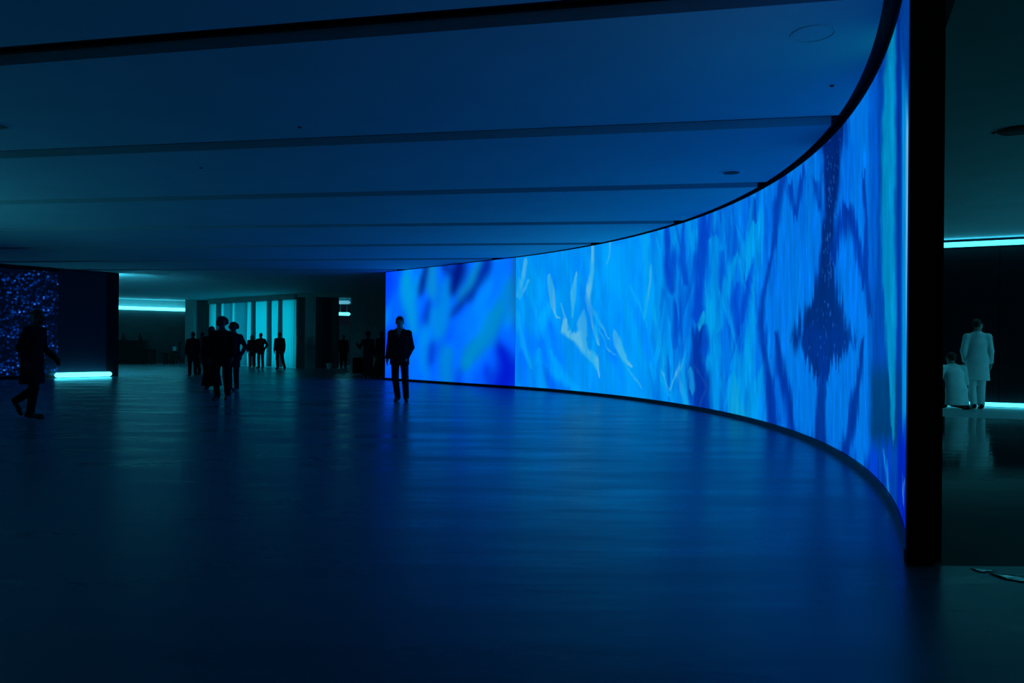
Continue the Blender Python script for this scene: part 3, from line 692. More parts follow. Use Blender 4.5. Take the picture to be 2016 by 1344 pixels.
# ------------------------------------------------------------------ people: distance-field bodies meshed as one continuous surface
class Field:
    def __init__(s, lo, hi, res):
        s.res = res; s.lo = np.array(lo, float)
        n = np.ceil((np.array(hi) - s.lo) / res).astype(int) + 1
        s.ax = [s.lo[i] + res * np.arange(n[i]) for i in range(3)]
        s.f = np.full(n, 1.0, np.float32)
    def _sub(s, lo, hi):
        sl = []
        for i in range(3):
            a = int(max(0, math.floor((lo[i] - s.lo[i]) / s.res))); b = int(min(len(s.ax[i]), math.ceil((hi[i] - s.lo[i]) / s.res) + 1))
            if b <= a: return None
            sl.append(slice(a, b))
        g = np.meshgrid(*[s.ax[i][sl[i]].astype(np.float32) for i in range(3)], indexing='ij', sparse=True)
        return tuple(sl), g
    def _put(s, sl, d, k, mode):
        o = s.f[sl]
        if mode == 'cut': s.f[sl] = np.maximum(o, -d); return
        if k <= 0: s.f[sl] = np.minimum(o, d); return
        h = np.clip(.5 + .5 * (o - d) / k, 0, 1); s.f[sl] = o * (1 - h) + d * h - k * h * (1 - h)
    def cap(s, a, b, ra, rb, k=.02, sc=(1, 1, 1), mode='add'):
        """tapered capsule; sc flattens it around its axis"""
        a = np.array(a, float); b = np.array(b, float); m = max(ra, rb) * max(sc) + k + .03
        r = s._sub(np.minimum(a, b) - m, np.maximum(a, b) + m)
        if r is None: return
        sl, (X, Y, Z) = r; d = b - a; L2 = float(d @ d) + 1e-9
        t = np.clip(((X - a[0]) * d[0] + (Y - a[1]) * d[1] + (Z - a[2]) * d[2]) / L2, 0, 1)
        D = np.sqrt(((X - a[0] - t * d[0]) / sc[0]) ** 2 + ((Y - a[1] - t * d[1]) / sc[1]) ** 2 + ((Z - a[2] - t * d[2]) / sc[2]) ** 2) - (ra + (rb - ra) * t)
        s._put(sl, D.astype(np.float32), k, mode)
    def ell(s, c, r, k=.02, mode='add'):
        m = max(r) + k + .03; r_ = s._sub(np.array(c) - m, np.array(c) + m)
        if r_ is None: return
        sl, (X, Y, Z) = r_
        q = np.sqrt(((X - c[0]) / r[0]) ** 2 + ((Y - c[1]) / r[1]) ** 2 + ((Z - c[2]) / r[2]) ** 2)
        s._put(sl, ((q - 1) * min(r)).astype(np.float32), k, mode)
    def above(s, z):      # cut away everything below z
        Z = s.ax[2].astype(np.float32)[None, None, :]; s.f = np.maximum(s.f, z - Z)
    def below(s, z):
        Z = s.ax[2].astype(np.float32)[None, None, :]; s.f = np.maximum(s.f, Z - z)
    def plane(s, p, n):   # keep the side against n
        n = np.array(n, float); n /= np.linalg.norm(n)
        X, Y, Z = np.meshgrid(*[a.astype(np.float32) for a in s.ax], indexing='ij', sparse=True)
        s.f = np.maximum(s.f, (X - p[0]) * n[0] + (Y - p[1]) * n[1] + (Z - p[2]) * n[2])
    def mesh(s, name):
        f = s.f.copy()
        f[0] = f[-1] = 1; f[:, 0] = f[:, -1] = 1; f[:, :, 0] = f[:, :, -1] = 1
        ins = f < 0
        n = np.array(f.shape); c = n - 1
        cnt = np.zeros(c, np.int8)
        for dx in (0, 1):
            for dy in (0, 1):
                for dz in (0, 1): cnt += ins[dx:dx + c[0], dy:dy + c[1], dz:dz + c[2]]
        act = np.argwhere((cnt > 0) & (cnt < 8))
        if not len(act): return pymesh(name, [], [])
        idx = -np.ones(c, np.int64); idx[tuple(act.T)] = np.arange(len(act))
        acc = np.zeros((len(act), 3)); num = np.zeros(len(act))
        cor = [(i, j, k) for i in (0, 1) for j in (0, 1) for k in (0, 1)]
        val = {q: f[act[:, 0] + q[0], act[:, 1] + q[1], act[:, 2] + q[2]] for q in cor}
        for q in cor:
            for ax in range(3):
                if q[ax] == 0:
                    p = list(q); p[ax] = 1; p = tuple(p); A, B = val[q], val[p]
                    m = (A < 0) != (B < 0); t = np.where(m, A / np.where(m, A - B, 1), 0)
                    pt = np.tile(np.array(q, float), (len(act), 1)); pt[:, ax] = t
                    acc += pt * m[:, None]; num += m
        V = s.lo + (act + acc / num[:, None]) * s.res
        F = []
        for ax in range(3):
            u, v = [(1, 2), (2, 0), (0, 1)][ax]
            sa = [slice(None)] * 3; sb = [slice(None)] * 3; sa[ax] = slice(0, -1); sb[ax] = slice(1, None)
            A = ins[tuple(sa)]; B = ins[tuple(sb)]
            E = np.argwhere(A != B); 
            E = E[(E[:, u] > 0) & (E[:, v] > 0) & (E[:, u] < n[u] - 1) & (E[:, v] < n[v] - 1)]
            def cell(du, dv): 
                q = E.copy(); q[:, u] -= du; q[:, v] -= dv; return idx[q[:, 0], q[:, 1], q[:, 2]]
            Q = np.stack([cell(1, 1), cell(0, 1), cell(0, 0), cell(1, 0)], 1)
            flip = ~A[E[:, 0], E[:, 1], E[:, 2]]
            Q[flip] = Q[flip][:, ::-1]; F.append(Q)
        F = np.concatenate(F); F = F[(F >= 0).all(1)]
        me = bpy.data.meshes.new(name)
        me.vertices.add(len(V)); me.vertices.foreach_set('co', V.ravel())
        me.loops.add(F.size); me.loops.foreach_set('vertex_index', F.ravel().astype(np.int32))
        me.polygons.add(len(F)); me.polygons.foreach_set('loop_start', np.arange(len(F)) * 4); me.polygons.foreach_set('loop_total', np.full(len(F), 4))
        me.update(calc_edges=True); me.validate()
        me.polygons.foreach_set('use_smooth', [True] * len(me.polygons))
        return me

V3 = lambda *a: np.array(a, float)
def pose(**kw):
    """joints of a 1.75 m figure facing -Y; s: -1 is the figure's right (image left when facing us)"""
    J = dict(pelvis=V3(0, 0, .95), chest=V3(0, .0, 1.28), neck=V3(0, .01, 1.46), head=V3(0, -.012, 1.63), look=0.0)
    for n, s in (('r', -1), ('l', 1)):
        J['sh' + n] = V3(s * .166, .01, 1.405); J['el' + n] = V3(s * .222, .03, 1.13); J['wr' + n] = V3(s * .235, -.03, .89)
        J['hd' + n] = V3(s * .02, -.02, -1.0)          # direction of the hand
        J['hip' + n] = V3(s * .09, 0, .93); J['kn' + n] = V3(s * .10, -.02, .50); J['an' + n] = V3(s * .105, .03, .085); J['to' + n] = V3(s * .125, -.15, .03)
    for k, v in kw.items(): J[k] = np.array(v, float) if not np.isscalar(v) else v
    return J
def rotz(v, a): c, s = math.cos(a), math.sin(a); return V3(v[0] * c - v[1] * s, v[0] * s + v[1] * c, v[2])
def head_pt(J, p): return J['head'] + rotz(np.array(p, float), J['look'])

def add_hand(F, w, d, side, fr=.0095, curl=.35):
    d = d / np.linalg.norm(d)
    fwd = V3(0, -1, 0) - d * float(V3(0, -1, 0) @ d); fwd /= np.linalg.norm(fwd) + 1e-9       # thumb side points forward
    inn = np.cross(d, fwd); inn = inn if inn[0] * side < 0 else -inn                            # palm faces the thigh
    F.cap(w, w + d * .035, .027, .030, .02)
    F.cap(w + d * .03 + fwd * .014, w + d * .085 + fwd * .018, .022, .017, .012)
    F.cap(w + d * .03 - fwd * .014, w + d * .080 - fwd * .020, .022, .016, .012)
    for o, ln in ((.030, .068), (.0105, .078), (-.0095, .072), (-.028, .056)):
        a = w + d * .082 + fwd * o; b = a + d * ln * .52 + inn * .008; c = b + (d * (1 - curl) + inn * curl) * ln * .5
        F.cap(a, b, fr, fr * .92, .006); F.cap(b, c, fr * .92, fr * .78, .006)
    t0 = w + d * .03 + fwd * .032; t1 = t0 + (d * .7 + fwd * .7) * .038 + inn * .006; t2 = t1 + (d * .95 + fwd * .2) * .03 + inn * .006
    F.cap(t0 - fwd * .012, t0, .018, .014, .012); F.cap(t0, t1, .0125, .011, .006); F.cap(t1, t2, .011, .0088, .005)

def lims(J, pad):
    P = np.array([v for k, v in J.items() if k != 'look' and not k.startswith('hd')]); lo = P.min(0) - pad; hi = P.max(0) + pad
    lo[2] = min(lo[2], -.02); hi[2] = max(hi[2], J['head'][2] + .16)
    return lo, hi

def build_person(name_label, loc, H, rz, J, outfit, res=.011, cat='person', group=None, hair='short', mats=None, hide_hand=()):
    k = H / 1.75
    root = empty('person', (loc[0], loc[1], loc[2] if len(loc) > 2 else 0), rz); root.scale = (k, k, k)
    tag(root, name_label, cat, group)
    mm = dict(skin=M_SKIN, hair=M_HAIR, top=M_SUIT, legs=M_SUIT, shoe=M_SHOE); mm.update(mats or {})
    lo, hi = lims(J, .24)
    # body
    F = Field(lo, hi, min(res, .009))
    h = J['head']; q = lambda *p: head_pt(J, p)
    F.ell(q(0, .012, .035), (.076, .095, .088), .03)
    F.ell(q(0, -.028, -.035), (.058, .066, .082), .035)
    F.cap(q(0, -.055, -.085), q(0, -.075, -.088), .028, .020, .025)
    F.cap(q(0, -.094, .012), q(0, -.112, -.028), .009, .014, .012)
    F.cap(q(-.04, -.083, .026), q(.04, -.083, .026), .012, .012, .012)
    F.cap(q(-.018, -.094, -.056), q(.018, -.094, -.056), .008, .008, .008)
    for s in (-1, 1):
        F.ell(q(s * .032, -.098, .006), (.017, .013, .010), .006, 'cut')
        F.ell(q(s * .032, -.086, .006), (.013, .010, .009), .004)
        F.ell(q(s * .078, .012, -.005), (.012, .022, .032), .008)
    F.cap(J['neck'], h + V3(0, .02, -.07), .056, .052, .03)
    F.cap(J['neck'] - V3(0, 0, .02), J['chest'], .085, .125, .06, (1.15, .8, 1))
    F.cap(J['chest'], J['pelvis'], .12, .125, .06, (1.12, .78, 1))
    for n, s in (('r', -1), ('l', 1)):
        F.cap(J['neck'] - V3(0, 0, .05), J['sh' + n], .055, .052, .05)
        F.cap(J['sh' + n], J['el' + n], .052, .040, .03); F.cap(J['el' + n], J['wr' + n], .039, .026, .02)
        add_hand(F, J['wr' + n], J['hd' + n], s)
        F.cap(J['hip' + n], J['kn' + n], .082, .055, .04); F.cap(J['kn' + n], J['an' + n], .053, .036, .02)
        F.cap(J['an' + n] - V3(0, 0, .02), J['to' + n], .034, .028, .02)
    link('body', F.mesh('body'), mm['skin'], root)
    # hair
    F = Field(h - .22, h + .24, min(res, .009))
    if hair == 'hat':
        F.ell(q(0, .01, .075), (.088, .105, .075), .02); F.ell(q(0, .0, .045), (.17, .19, .014), .012)
    else:
        F.ell(q(0, .018, .04), (.085, .104, .094), .02)
        if hair == 'bob':
            F.ell(q(0, .045, -.03), (.088, .075, .12), .03)
            for s in (-1, 1): F.cap(q(s * .072, .01, .02), q(s * .075, 0, -.09), .03, .022, .02)
        if hair == 'bun': F.ell(q(0, .12, .06), (.045, .045, .045), .015)
        if hair == 'curly':
            rs = np.random.RandomState(3)
            for i in range(34):
                a = rs.uniform(0, 6.28); e = rs.uniform(-.6, 1.5)
                F.ell(q(.098 * math.cos(a) * math.cos(e), .025 + .105 * math.sin(a) * math.cos(e), .035 + .10 * math.sin(e)), (.036,) * 3, .012)
        fo = rotz(V3(0, -1, 0), J['look']); c = q(0, -.055, .045)
        # open the face
        F.cap(q(0, -.13, .02), q(0, -.12, -.13), .062, .075, 0, (1, 1, 1), 'cut')
        if hair != 'bob': F.cap(q(0, -.03, -.10), q(0, .02, -.12), .075, .09, 0, (1.3, 1, 1), 'cut')
    link('hat' if hair == 'hat' else 'hair', F.mesh('hair'), mm['hair'], root)
    # trousers
    if outfit.get('trousers', True):
        F = Field(lo, hi, res); wd = outfit.get('legw', 1.0)
        F.cap(J['pelvis'], J['pelvis'] + V3(0, 0, .08), .135, .13, .04, (1.12, .82, 1))
        for n in 'rl':
            F.cap(J['hip' + n], J['kn' + n], .096 * wd, .072 * wd, .035); F.cap(J['kn' + n], J['an' + n] + V3(0, 0, .0), .071 * wd, .060 * wd, .02)
        F.below(J['pelvis'][2] + .09)
        for n in 'rl':
            d = J['an' + n] - J['kn' + n]; d = d / np.linalg.norm(d)
            F.ell(J['an' + n] + d * .075, (.085, .085, .055), 0, 'cut')
        link('trousers', F.mesh('trousers'), mm['legs'], root)
    # shoes, each its own mesh
    for n in 'rl':
        a, t_ = J['an' + n], J['to' + n]
        F = Field(np.minimum(a, t_) - .14, np.maximum(a, t_) + .12, min(res, .008))
        d = t_ - a; up = V3(0, 0, 1); hor = V3(d[0], d[1], 0)
        F.cap(a - d * .28 + V3(0, 0, -.035), t_, .042, .036, .02); F.cap(a, a - V3(0, 0, .03), .045, .044, .02)
        F.cap(t_ - d * .2, t_ + d * .12, .044, .030, .02)
        if min(a[2], t_[2]) < .1 and a[2] < .14: F.above(.0)
        link('shoe', F.mesh('shoe'), mm['shoe'], root)
    # upper garment
    hem = outfit.get('hem', .80); fl = outfit.get('flare', 1.0)
    F = Field(lo - .05, hi + .05, res)
    F.cap(J['neck'] - V3(0, 0, .03), J['chest'], .098, .142, .06, (1.2, .84, 1))
    bx = outfit.get('boxy', 1.06)
    F.cap(J['chest'], J['pelvis'] + V3(0, 0, .02), .140, .138 * (.5 + .5 * fl), .06, (1.16 * bx, .84, 1))
    if hem < .93:
        pz = J['pelvis']; bot = V3(pz[0] + outfit.get('sway', (0, 0))[0], pz[1] + outfit.get('sway', (0, 0))[1], hem - .06)
        F.cap(pz, bot, .142 * (.5 + .5 * fl), .150 * fl, .05, (1.16 * bx, .86, 1))
    for n, s in (('r', -1), ('l', 1)):
        F.cap(J['neck'] - V3(0, 0, .045), J['sh' + n] + V3(s * .012, 0, .004), .070, .064, .045)
        F.cap(J['sh' + n] + V3(s * .012, 0, -.004), J['el' + n], .070, .057, .03); F.cap(J['el' + n], J['wr' + n] + (J['wr' + n] - J['el' + n]) * .02, .056, .047, .02)
        F.ell(J['wr' + n] + (J['wr' + n] - J['el' + n]) * .10, (.055, .055, .034), 0, 'cut') if n not in hide_hand else None
    if outfit.get('collar', True):
        F.cap(J['neck'] + V3(0, .022, .015), J['neck'] + V3(0, .02, .03), .068, .064, .015)
    F.above(hem); F.below(J['neck'][2] + .055)
    F.cap(J['neck'] + V3(0, -.012, .02), J['neck'] + V3(0, -.03, .2), .058, .07, 0, (1, 1, 1), 'cut')
    if outfit.get('vneck'):
        c0 = J['chest'][2] + .03
        for i in range(9):
            t = i / 8; z = c0 + t * (J['neck'][2] + .03 - c0)
            F.cap(V3(0, -.30, z), V3(0, -.055 - .02 * (1 - t), z), .004 + .05 * t, .004 + .05 * t, 0, (1, 1, 1), 'cut')
    if outfit.get('slit'):
        F.cap(V3(0, -.4, hem), V3(0, -.03, J['pelvis'][2] - .05), .01, .01, 0, (1, 1, 1), 'cut')
    link(outfit.get('name', 'jacket'), F.mesh('top'), mm['top'], root)
    if outfit.get('skirt'):
        zt, zb, r0, r1 = outfit['skirt']; v, f = [], []; n = 40; rows = 8
        for j in range(rows + 1):
            t = j / rows; r = r0 + (r1 - r0) * t ** 1.2
            for i in range(n):
                a = 2 * math.pi * i / n; rr = r * (1 + .06 * t * math.sin(a * 9))
                v.append((rr * 1.1 * math.cos(a), rr * .85 * math.sin(a), zt + (zb - zt) * t))
        for j in range(rows):
            for i in range(n): i2 = (i + 1) % n; f.append((j * n + i, j * n + i2, (j + 1) * n + i2, (j + 1) * n + i))
        f.append(tuple(range(n)))
        link('skirt', pymesh('skirt', v, f), mm['top'], root, True)
    return root

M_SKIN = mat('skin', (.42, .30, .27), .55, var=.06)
M_HAIR = mat('dark hair', (.012, .011, .011), .5, bump=.3, bscale=120, stretch=(1, 1, .2))
M_SUIT = mat('black suit cloth', (.016, .016, .018), .85, spec=.12, var=.1, scale=40)
M_SHOE = mat('black shoe leather', (.010, .010, .010), .35)
M_COAT = mat('black wool coat', (.008, .008, .010), .9, spec=.12)
M_NAVY = mat('navy cloth', (.012, .012, .03), .85, spec=.12)
M_GREY = mat('charcoal cloth', (.03, .03, .032), .85, spec=.12)
M_BROWN = mat('dark brown cloth', (.030, .020, .016), .85, spec=.12)
M_LAB = mat('white cotton coat', (.88, .90, .90), .85, var=.05, bump=.25, bscale=14)
DK = dict(skin=mat('shaded skin', (.05, .036, .032), .6, spec=.2))  # silhouette shade put into the skin colour
def gxy(px, py): return ground(px, py)

# standing man in the suit, left hand in the pocket
x, y = gxy(786, 790)
J = pose(look=.10, elr=(-.218, .02, 1.13), wrr=(-.25, -.015, .885), hdr=(-.05, -.05, -1), ell=(.242, .05, 1.12), wrl=(.165, -.05, .92), hdl=(-.22, .12, -1),
         knr=(-.085, -.02, .50), anr=(-.035, .02, .085), tor=(-.05, -.16, .03), hipl=(.09, 0, .93), knl=(.12, -.03, .50), anl=(.135, .05, .085), tol=(.165, -.12, .03))
man = build_person('standing man in a black suit, hand in pocket, before the flat video wall', (x, y), 1.79, 0.0, J, dict(hem=.76, boxy=1.15, vneck=True, name='suit_jacket', flare=1.03), .0075, hide_hand=('l',))
lap = M_SUIT
jk = [c for c in man.children if c.name.startswith('suit_jacket')][0]
for s in (-1, 1):
    v = [(s * .012, -.122, 1.315), (s * .052, -.100, 1.47), (s * .085, -.104, 1.44), (s * .075, -.118, 1.40), (s * .088, -.121, 1.385)]
    v += [(a, b - .008, c) for a, b, c in v]
    link('lapel', pymesh('lapel', v, [(0, 1, 2, 3, 4), (9, 8, 7, 6, 5), (0, 5, 6, 1), (1, 6, 7, 2), (2, 7, 8, 3), (3, 8, 9, 4), (4, 9, 5, 0)]), lap, jk)
for z in (1.20, 1.10): lathe('button', [(0, -.004), (.009, -.004), (.010, 0), (.009, .004), (0, .004)], 10, M_SHOE, jk, (0.0, -.131, z))

# walking man, far left
x, y = gxy(66, 823)
J = pose(pelvis=(0, .03, .95), chest=(0, .0, 1.29), neck=(0, -.03, 1.46), head=(0, -.06, 1.63),
         hipr=(-.09, .02, .93), knr=(-.09, -.06, .50), anr=(-.09, -.0, .085), tor=(-.10, -.19, .03),
         hipl=(.09, .02, .93), knl=(.09, .06, .46), anl=(.09, .35, .275), tol=(.095, .27, .085),
         shr=(-.17, -.01, 1.41), elr=(-.23, .09, 1.14), wrr=(-.22, -.02, .90), hdr=(0, -.3, -1), shl=(.17, -.01, 1.41), ell=(.22, -.02, 1.14), wrl=(.2, -.22, .97), hdl=(0, -.5, -.8))
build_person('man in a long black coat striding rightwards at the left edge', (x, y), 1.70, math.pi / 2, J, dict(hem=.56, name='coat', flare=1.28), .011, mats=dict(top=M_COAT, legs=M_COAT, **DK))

# walking trio
def stand(px, py, H, rz, label, group=None, hair='short', outfit=None, mats=None, J=None, res=.014):
    x, y = gxy(px, py); mt = dict(DK); mt.update(mats or {})
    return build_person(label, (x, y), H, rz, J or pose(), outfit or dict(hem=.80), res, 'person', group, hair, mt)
step = lambda a: pose(knr=(-.09, -.05 - a, .50), anr=(-.075, -.10 * a * 8 + .02, .085), tor=(-.085, -.10 * a * 8 - .16, .03), knl=(.10, -.02, .50), anl=(.10, .12 * a * 8 + .03, .10), tol=(.11, .12 * a * 8 - .14, .03),
                    elr=(-.25, .06, 1.14), wrr=(-.25, .0, .90), ell=(.25, -.02, 1.14), wrl=(.25, -.14, .92), hdl=(0, -.3, -1))
G3 = 'walking trio before the curtain window'
stand(436, 787, 1.73, .1, 'tallest curly haired walker in black, middle of the trio', G3, 'curly', dict(hem=.72, flare=1.08, name='coat'), dict(top=M_COAT, legs=M_COAT), step(.08))
stand(459, 769, 1.70, -.15, 'walker in a navy coat with elbow out, right of the trio', G3, 'curly', dict(hem=.62, flare=1.0, name='coat'), dict(top=M_NAVY, legs=M_NAVY),
      pose(ell=(.30, .06, 1.15), wrl=(.25, -.08, .93), anl=(.08, .03, .085), tol=(.09, -.15, .03), knl=(.09, -.02, .5)))
stand(416, 766, 1.63, .2, 'walker in a long dark skirt, left of the trio', G3, 'bob', dict(hem=.85, trousers=True), dict(top=M_COAT, legs=M_NAVY), pose(look=.2)).name
root = [o for o in bpy.data.objects if o.get('label') == 'walker in a long dark skirt, left of the trio'][0]
def add_skirt(root, zt, zb, r0, r1, m, name='skirt'):
    v, f = [], []; n = 40; rows = 8
    for j in range(rows + 1):
        t = j / rows; r = r0 + (r1 - r0) * t ** 1.2
        for i in range(n):
            a = 2 * math.pi * i / n; rr = r * (1 + .06 * t * math.sin(a * 9)); v.append((rr * 1.1 * math.cos(a), rr * .9 * math.sin(a), zt + (zb - zt) * t))
    for j in range(rows):
        for i in range(n): i2 = (i + 1) % n; f.append((j * n + i, j * n + i2, (j + 1) * n + i2, (j + 1) * n + i))
    f.append(tuple(range(n)))
    return link(name, pymesh(name, v, f), m, root, True)
add_skirt(root, .95, .10, .15, .24, M_COAT)
G2 = 'strollers by the pale pier'
stand(379, 740, 1.60, .3, 'stroller in a black coat against the pale pier', G2, 'short', dict(hem=.58, flare=1.12, name='coat'), dict(top=M_COAT, legs=M_COAT), res=.017)
stand(397, 737, 1.62, .0, 'stroller in charcoal against the dark lobby wall piece', G2, 'short', dict(hem=.55, flare=1.15, name='coat'), dict(top=M_GREY, legs=M_COAT), step(.06), .017)
G4 = 'silhouettes against the glowing curtains'
stand(496, 724, 1.63, .2, 'left one of the couple silhouetted on the curtains', G4, 'bob', dict(hem=.62, flare=1.05, name='coat'), dict(top=M_COAT, legs=M_COAT), res=.017)
stand(513, 725, 1.70, -.1, 'right one of the couple silhouetted on the curtains, elbow out', G4, 'short', dict(hem=.72), dict(top=M_COAT, legs=M_COAT), pose(ell=(.31, .05, 1.16), wrl=(.24, -.1, .97)), .017)
stand(550, 727, 1.73, .0, 'lone silhouette with spread feet before the brightest curtain', G4, 'short', dict(hem=.78), dict(top=M_COAT, legs=M_COAT),
      pose(knl=(.15, -.02, .5), anl=(.24, .03, .085), tol=(.27, -.14, .03), anr=(-.09, .03, .085), tor=(-.11, -.15, .03)), .017)
stand(676, 725, 1.66, .3, 'dim figure in black at the mouth of the lit passage', None, 'short', dict(hem=.40, flare=1.15, name='coat'), dict(top=M_COAT, legs=M_COAT), res=.017)
stand(724, 744, 1.64, .5, 'dim figure in a brimmed hat and brown coat beside the video wall', None, 'hat', dict(hem=.12, flare=1.12, name='coat'), dict(top=M_BROWN, legs=M_BROWN, hair=M_BROWN),
      pose(elr=(-.34, -.05, 1.16), wrr=(-.46, -.16, 1.25), hdr=(-.5, -.3, .7)), .015)
r_ = stand(751, 743, 1.68, -.2, 'dim figure in a wide dark skirt half hidden by the man in the suit', None, 'bun', dict(hem=.85), dict(top=M_BROWN, legs=M_COAT), pose(), .015)
add_skirt(r_, .96, .06, .15, .36, M_BROWN)

# white coats in the gallery, seen from behind
x, y = gxy(1923, 805)
J = pose(look=-1.0, elr=(-.222, .04, 1.13), ell=(.245, .05, 1.14), wrl=(.195, -.07, .92), hdl=(-.2, -.3, -1), anr=(-.07, .03, .085), tor=(-.08, -.15, .03), anl=(.06, .03, .085), tol=(.08, -.15, .03), knl=(.08, -.02, .5), knr=(-.08, -.02, .5))
build_person('man in a knee-length white coat standing with his back to us in the gallery', (x, y), 1.80, math.pi - .35, J, dict(hem=.56, name='coat', flare=1.22), .011, mats=dict(top=M_LAB, legs=M_LAB))
x, y = gxy(1877, 805)
J = pose(pelvis=(0, .10, .36), chest=(0, .0, .66), neck=(0, -.05, .83), head=(0, -.10, .98), shr=(-.19, -.04, .79), shl=(.19, -.04, .79),
         elr=(-.27, -.04, .52), wrr=(-.24, -.22, .38), hdr=(0, -.8, -.4), ell=(.27, -.04, .52), wrl=(.24, -.22, .38), hdl=(0, -.8, -.4),
         hipr=(-.09, .10, .34), knr=(-.14, -.26, .10), anr=(-.11, .17, .075), tor=(-.115, .30, .05), hipl=(.09, .10, .34), knl=(.15, -.22, .36), anl=(.14, -.10, .085), tol=(.15, -.28, .03))
build_person('person in a white coat kneeling beside the standing man in the gallery', (x, y), 1.80, math.pi, J, dict(hem=.09, name='coat', flare=1.25, sway=(0, .02)), .011, mats=dict(top=M_LAB, legs=M_COAT))

# ------------------------------------------------------------------ lobby furniture, dark against the back wall
M_FURN = mat('black stained wood', (.010, .010, .011), .6)
FY = 42.6
def fx(px): return at_depth(px, 690, FY)[0]
t = empty('bar_counter', (fx(260), FY, 0)); tag(t, 'tall black counter in the lobby beside the partition', 'counter')
wd = fx(285) - fx(235)
box('worktop', (0, 0, 1.31), (wd + .06, .62, .06), M_FURN, t, .01)
box('front_panel', (0, -.22, .72), (wd, .05, 1.12), M_FURN, t, .008)
for s in (-1, 1): box('side_panel', (s * (wd / 2 - .03), .02, .64), (.05, .5, 1.27), M_FURN, t, .008)
box('shelf', (0, .04, .62), (wd - .1, .42, .03), M_FURN, t)
box('plinth', (0, -.02, .08), (wd - .12, .4, .14), M_FURN, t)
for px, lb in ((243, 'dark slim vase on the left of the lobby counter'), (276, 'dark slim vase on the right of the lobby counter')):
    v = empty('vase', (fx(px), FY, 1.34)); tag(v, lb, 'vase', 'vases on the lobby counter')
    lathe('vessel', [(0, 0), (.09, 0), (.11, .08), (.10, .2), (.05, .3), (.045, .36), (.05, .37), (.04, .37), (.035, .3)], 16, M_FURN, v)
    lathe('rim', [(.046, .355), (.058, .362), (.058, .375), (.046, .38)], 16, M_FURN, v)
def table(px0, px1, h, label):
    w_ = fx(px1) - fx(px0); t = empty('side_table', ((fx(px0) + fx(px1)) / 2, FY - .1, 0)); tag(t, label, 'table')
    box('tabletop', (0, 0, h - .03), (w_, .5, .06), M_FURN, t, .01)
    for sx in (-1, 1):
        for sy in (-1, 1): box('leg', (sx * (w_ / 2 - .06), sy * .18, (h - .06) / 2), (.09, .06, h - .06), M_FURN, t)
    box('stretcher', (0, 0, .18), (w_ - .2, .04, .04), M_FURN, t)
table(287, 305, .86, 'small black table right of the lobby counter')
table(326, 343, .66, 'low black table left of the high-backed lobby chair')
c = empty('lounge_chair', (fx(353), FY - .05, 0)); tag(c, 'high-backed black lounge chair at the right end of the lobby wall', 'chair')
cw_ = fx(363) - fx(344)
box('seat', (-.02, 0, .38), (cw_, .55, .18), M_FURN, c, .03)
box('backrest', (cw_ / 2 - .1, 0, .86), (.16, .52, .92), M_FURN, c, .04)
for sy in (-1, 1): box('armrest', (-.02, sy * .29, .62), (cw_ * .9, .08, .30), M_FURN, c, .02)
for sx in (-1, 1):
    for sy in (-1, 1): box('leg', (sx * (cw_ / 2 - .07), sy * .2, .145), (.05, .05, .29), M_FURN, c)
b_ = empty('gift_box', (fx(349), FY - .34, .77)); tag(b_, 'small pale box resting on the lounge chair arm', 'box')
box('carton', (0, 0, .09), (.17, .09, .18), mat('pale card', (.55, .6, .62), .6), b_, .008); box('lid', (0, 0, .20), (.18, .10, .05), mat('pale card', (.55, .6, .62), .6), b_, .008)
bl = empty('floor_planter', (*ground(649, 726)[:2], 0)); tag(bl, 'small round pale pot on the floor before the dark recess wall', 'pot')
lathe('pot', [(0, 0), (.10, 0), (.14, .06), (.17, .22), (.16, .28), (.14, .28), (.14, .24), (0, .22)], 18, mat('pale glazed pot', (.30, .42, .44), .4), bl)
lathe('saucer', [(0, .005), (.15, .005), (.18, .02), (.17, .025), (.1, .015)], 18, mat('pale glazed pot', (.30, .42, .44), .4), bl)
bag = empty('wheeled_suitcase', (*ground(704, 738)[:2], 0)); tag(bag, 'black upright suitcase left of the figure in the hat', 'suitcase')
box('shell', (0, 0, .38), (.36, .24, .60), M_COAT, bag, .04); box('handle', (0, .06, .80), (.2, .025, .03), M_HOUSE, bag)
for s in (-1, 1): box('handle_rod', (s * .09, .06, .73), (.02, .02, .14), M_HOUSE, bag); lathe('wheel', [(0, -.0), (.04, 0), (.04, .03), (0, .03)], 12, M_SHOE, bag, (s * .13, 0, .045))

# ------------------------------------------------------------------ ceiling fittings
def cpos(px, py, z=H_CEIL):
    u, v = ray(px, py); Y = (CAMH - z) / v; return u * Y, Y, z
def ring(name, p, r, m, label, cat, parts):
    o = empty(name, p); tag(o, label, cat)
    for nm, prof, mm in parts: lathe(nm, prof, 32, mm, o)
    return o
ring('ceiling_speaker', cpos(1439, 339), .16, None, 'round dark ceiling speaker above the middle of the curved video wall', 'speaker',
     [('grille', [(0, -.006), (.10, -.008), (.115, -.004)], M_BLACK), ('bezel', [(.115, -.002), (.12, -.010), (.155, -.008), (.165, 0)], M_CEIL)])
ring('ceiling_hatch', cpos(1600, 66), .17, None, 'flush round hatch in the ceiling near the post', 'hatch',
     [('cover', [(0, -.004), (.15, -.004)], M_CEIL), ('rim', [(.155, -.001), (.157, -.007), (.166, -.007), (.17, 0)], M_WHITE)])
ring('downlight', cpos(-8, 246), .17, None, 'round unlit downlight with a shiny rim at the left frame edge', 'lamp',
     [('baffle', [(0, -.003), (.12, -.003)], M_HOUSE), ('rim', [(.12, -.002), (.125, -.016), (.155, -.014), (.165, 0)], M_WHITE)])
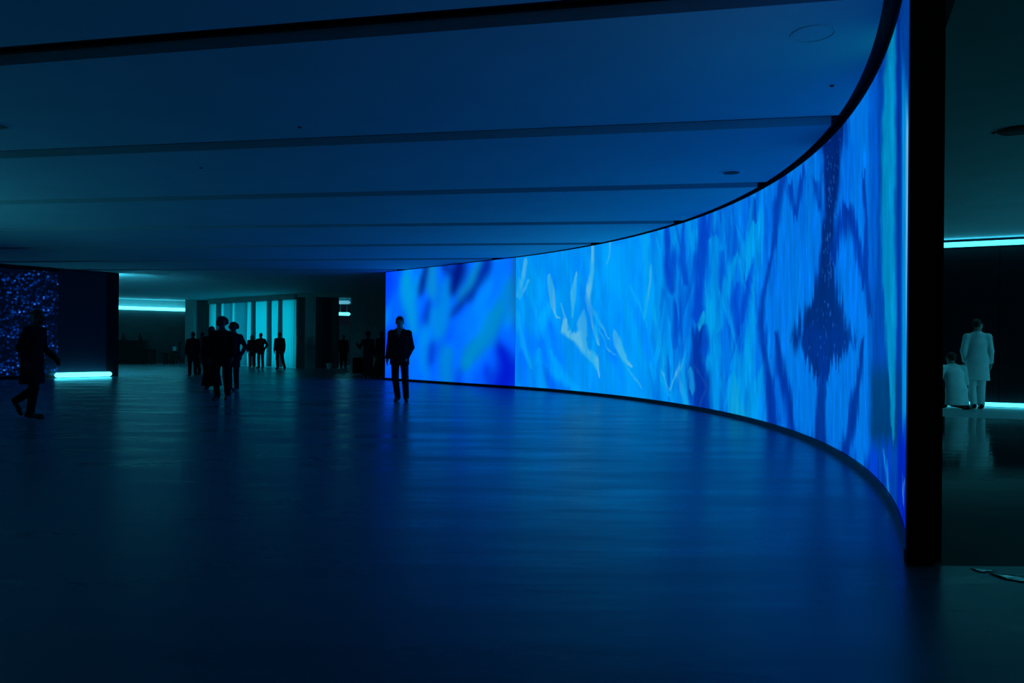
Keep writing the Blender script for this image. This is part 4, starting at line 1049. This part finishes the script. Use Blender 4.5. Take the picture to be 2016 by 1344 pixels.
ring('gallery_speaker', cpos(2004, 256, G_CEIL), .2, None, 'round dark speaker in the gallery ceiling at the right frame edge', 'speaker',
     [('grille', [(0, -.012), (.14, -.012), (.15, -.006)], M_BLACK), ('bezel', [(.15, -.006), (.16, -.014), (.18, -.010), (.19, 0)], M_BLACK)])
for px, py, z, lb in ((1638, 168, H_CEIL, 'small sprinkler in the ceiling beside the near curve of the video wall'), (396, 330, H_CEIL, 'small sprinkler in the second ceiling panel at the left'),
                      (590, 250, H_CEIL, 'small sprinkler in the broad ceiling panel, left of centre'), (1956, 261, G_CEIL, 'small sprinkler in the gallery ceiling')):
    o = empty('sprinkler', cpos(px, py, z)); tag(o, lb, 'sprinkler', 'ceiling sprinklers')
    lathe('escutcheon', [(.012, -.004), (.024, -.004), (.028, 0)], 16, M_HOUSE, o); lathe('head', [(.011, -.002), (.011, -.008), (.016, -.010), (.016, -.012), (0, -.013)], 12, M_BLACK, o)


# ------------------------------------------------------------------ flat glossy sheets added on the floor by the post to mirror the lamp
def glint(poly, label):
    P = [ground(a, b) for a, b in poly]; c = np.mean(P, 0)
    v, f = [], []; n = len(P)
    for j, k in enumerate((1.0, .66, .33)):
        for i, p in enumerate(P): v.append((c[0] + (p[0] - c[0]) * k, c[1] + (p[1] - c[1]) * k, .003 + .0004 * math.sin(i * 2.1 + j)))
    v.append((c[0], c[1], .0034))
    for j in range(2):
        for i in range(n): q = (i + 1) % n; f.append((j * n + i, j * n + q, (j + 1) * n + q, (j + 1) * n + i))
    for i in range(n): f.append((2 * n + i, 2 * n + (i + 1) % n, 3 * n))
    o = link('plastic_film', pymesh('plastic_film', v, f), mat('glint gloss', (.05, .07, .08), .06, spec=.3), None, True)
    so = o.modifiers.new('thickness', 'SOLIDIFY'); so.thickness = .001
    return tag(o, label, 'glint', 'sheets added by the post for the lamp reflection')
glint([(1909, 1119), (1935, 1121), (1962, 1124), (1952, 1126), (1934, 1127), (1920, 1124)], 'small glossy sheet added on the floor to mirror the lamp, nearest the post')
glint([(1945, 1129), (1985, 1132), (2040, 1142), (2060, 1150), (2010, 1146), (1975, 1140)], 'longer glossy sheet added on the floor to mirror the lamp, at the right frame edge')
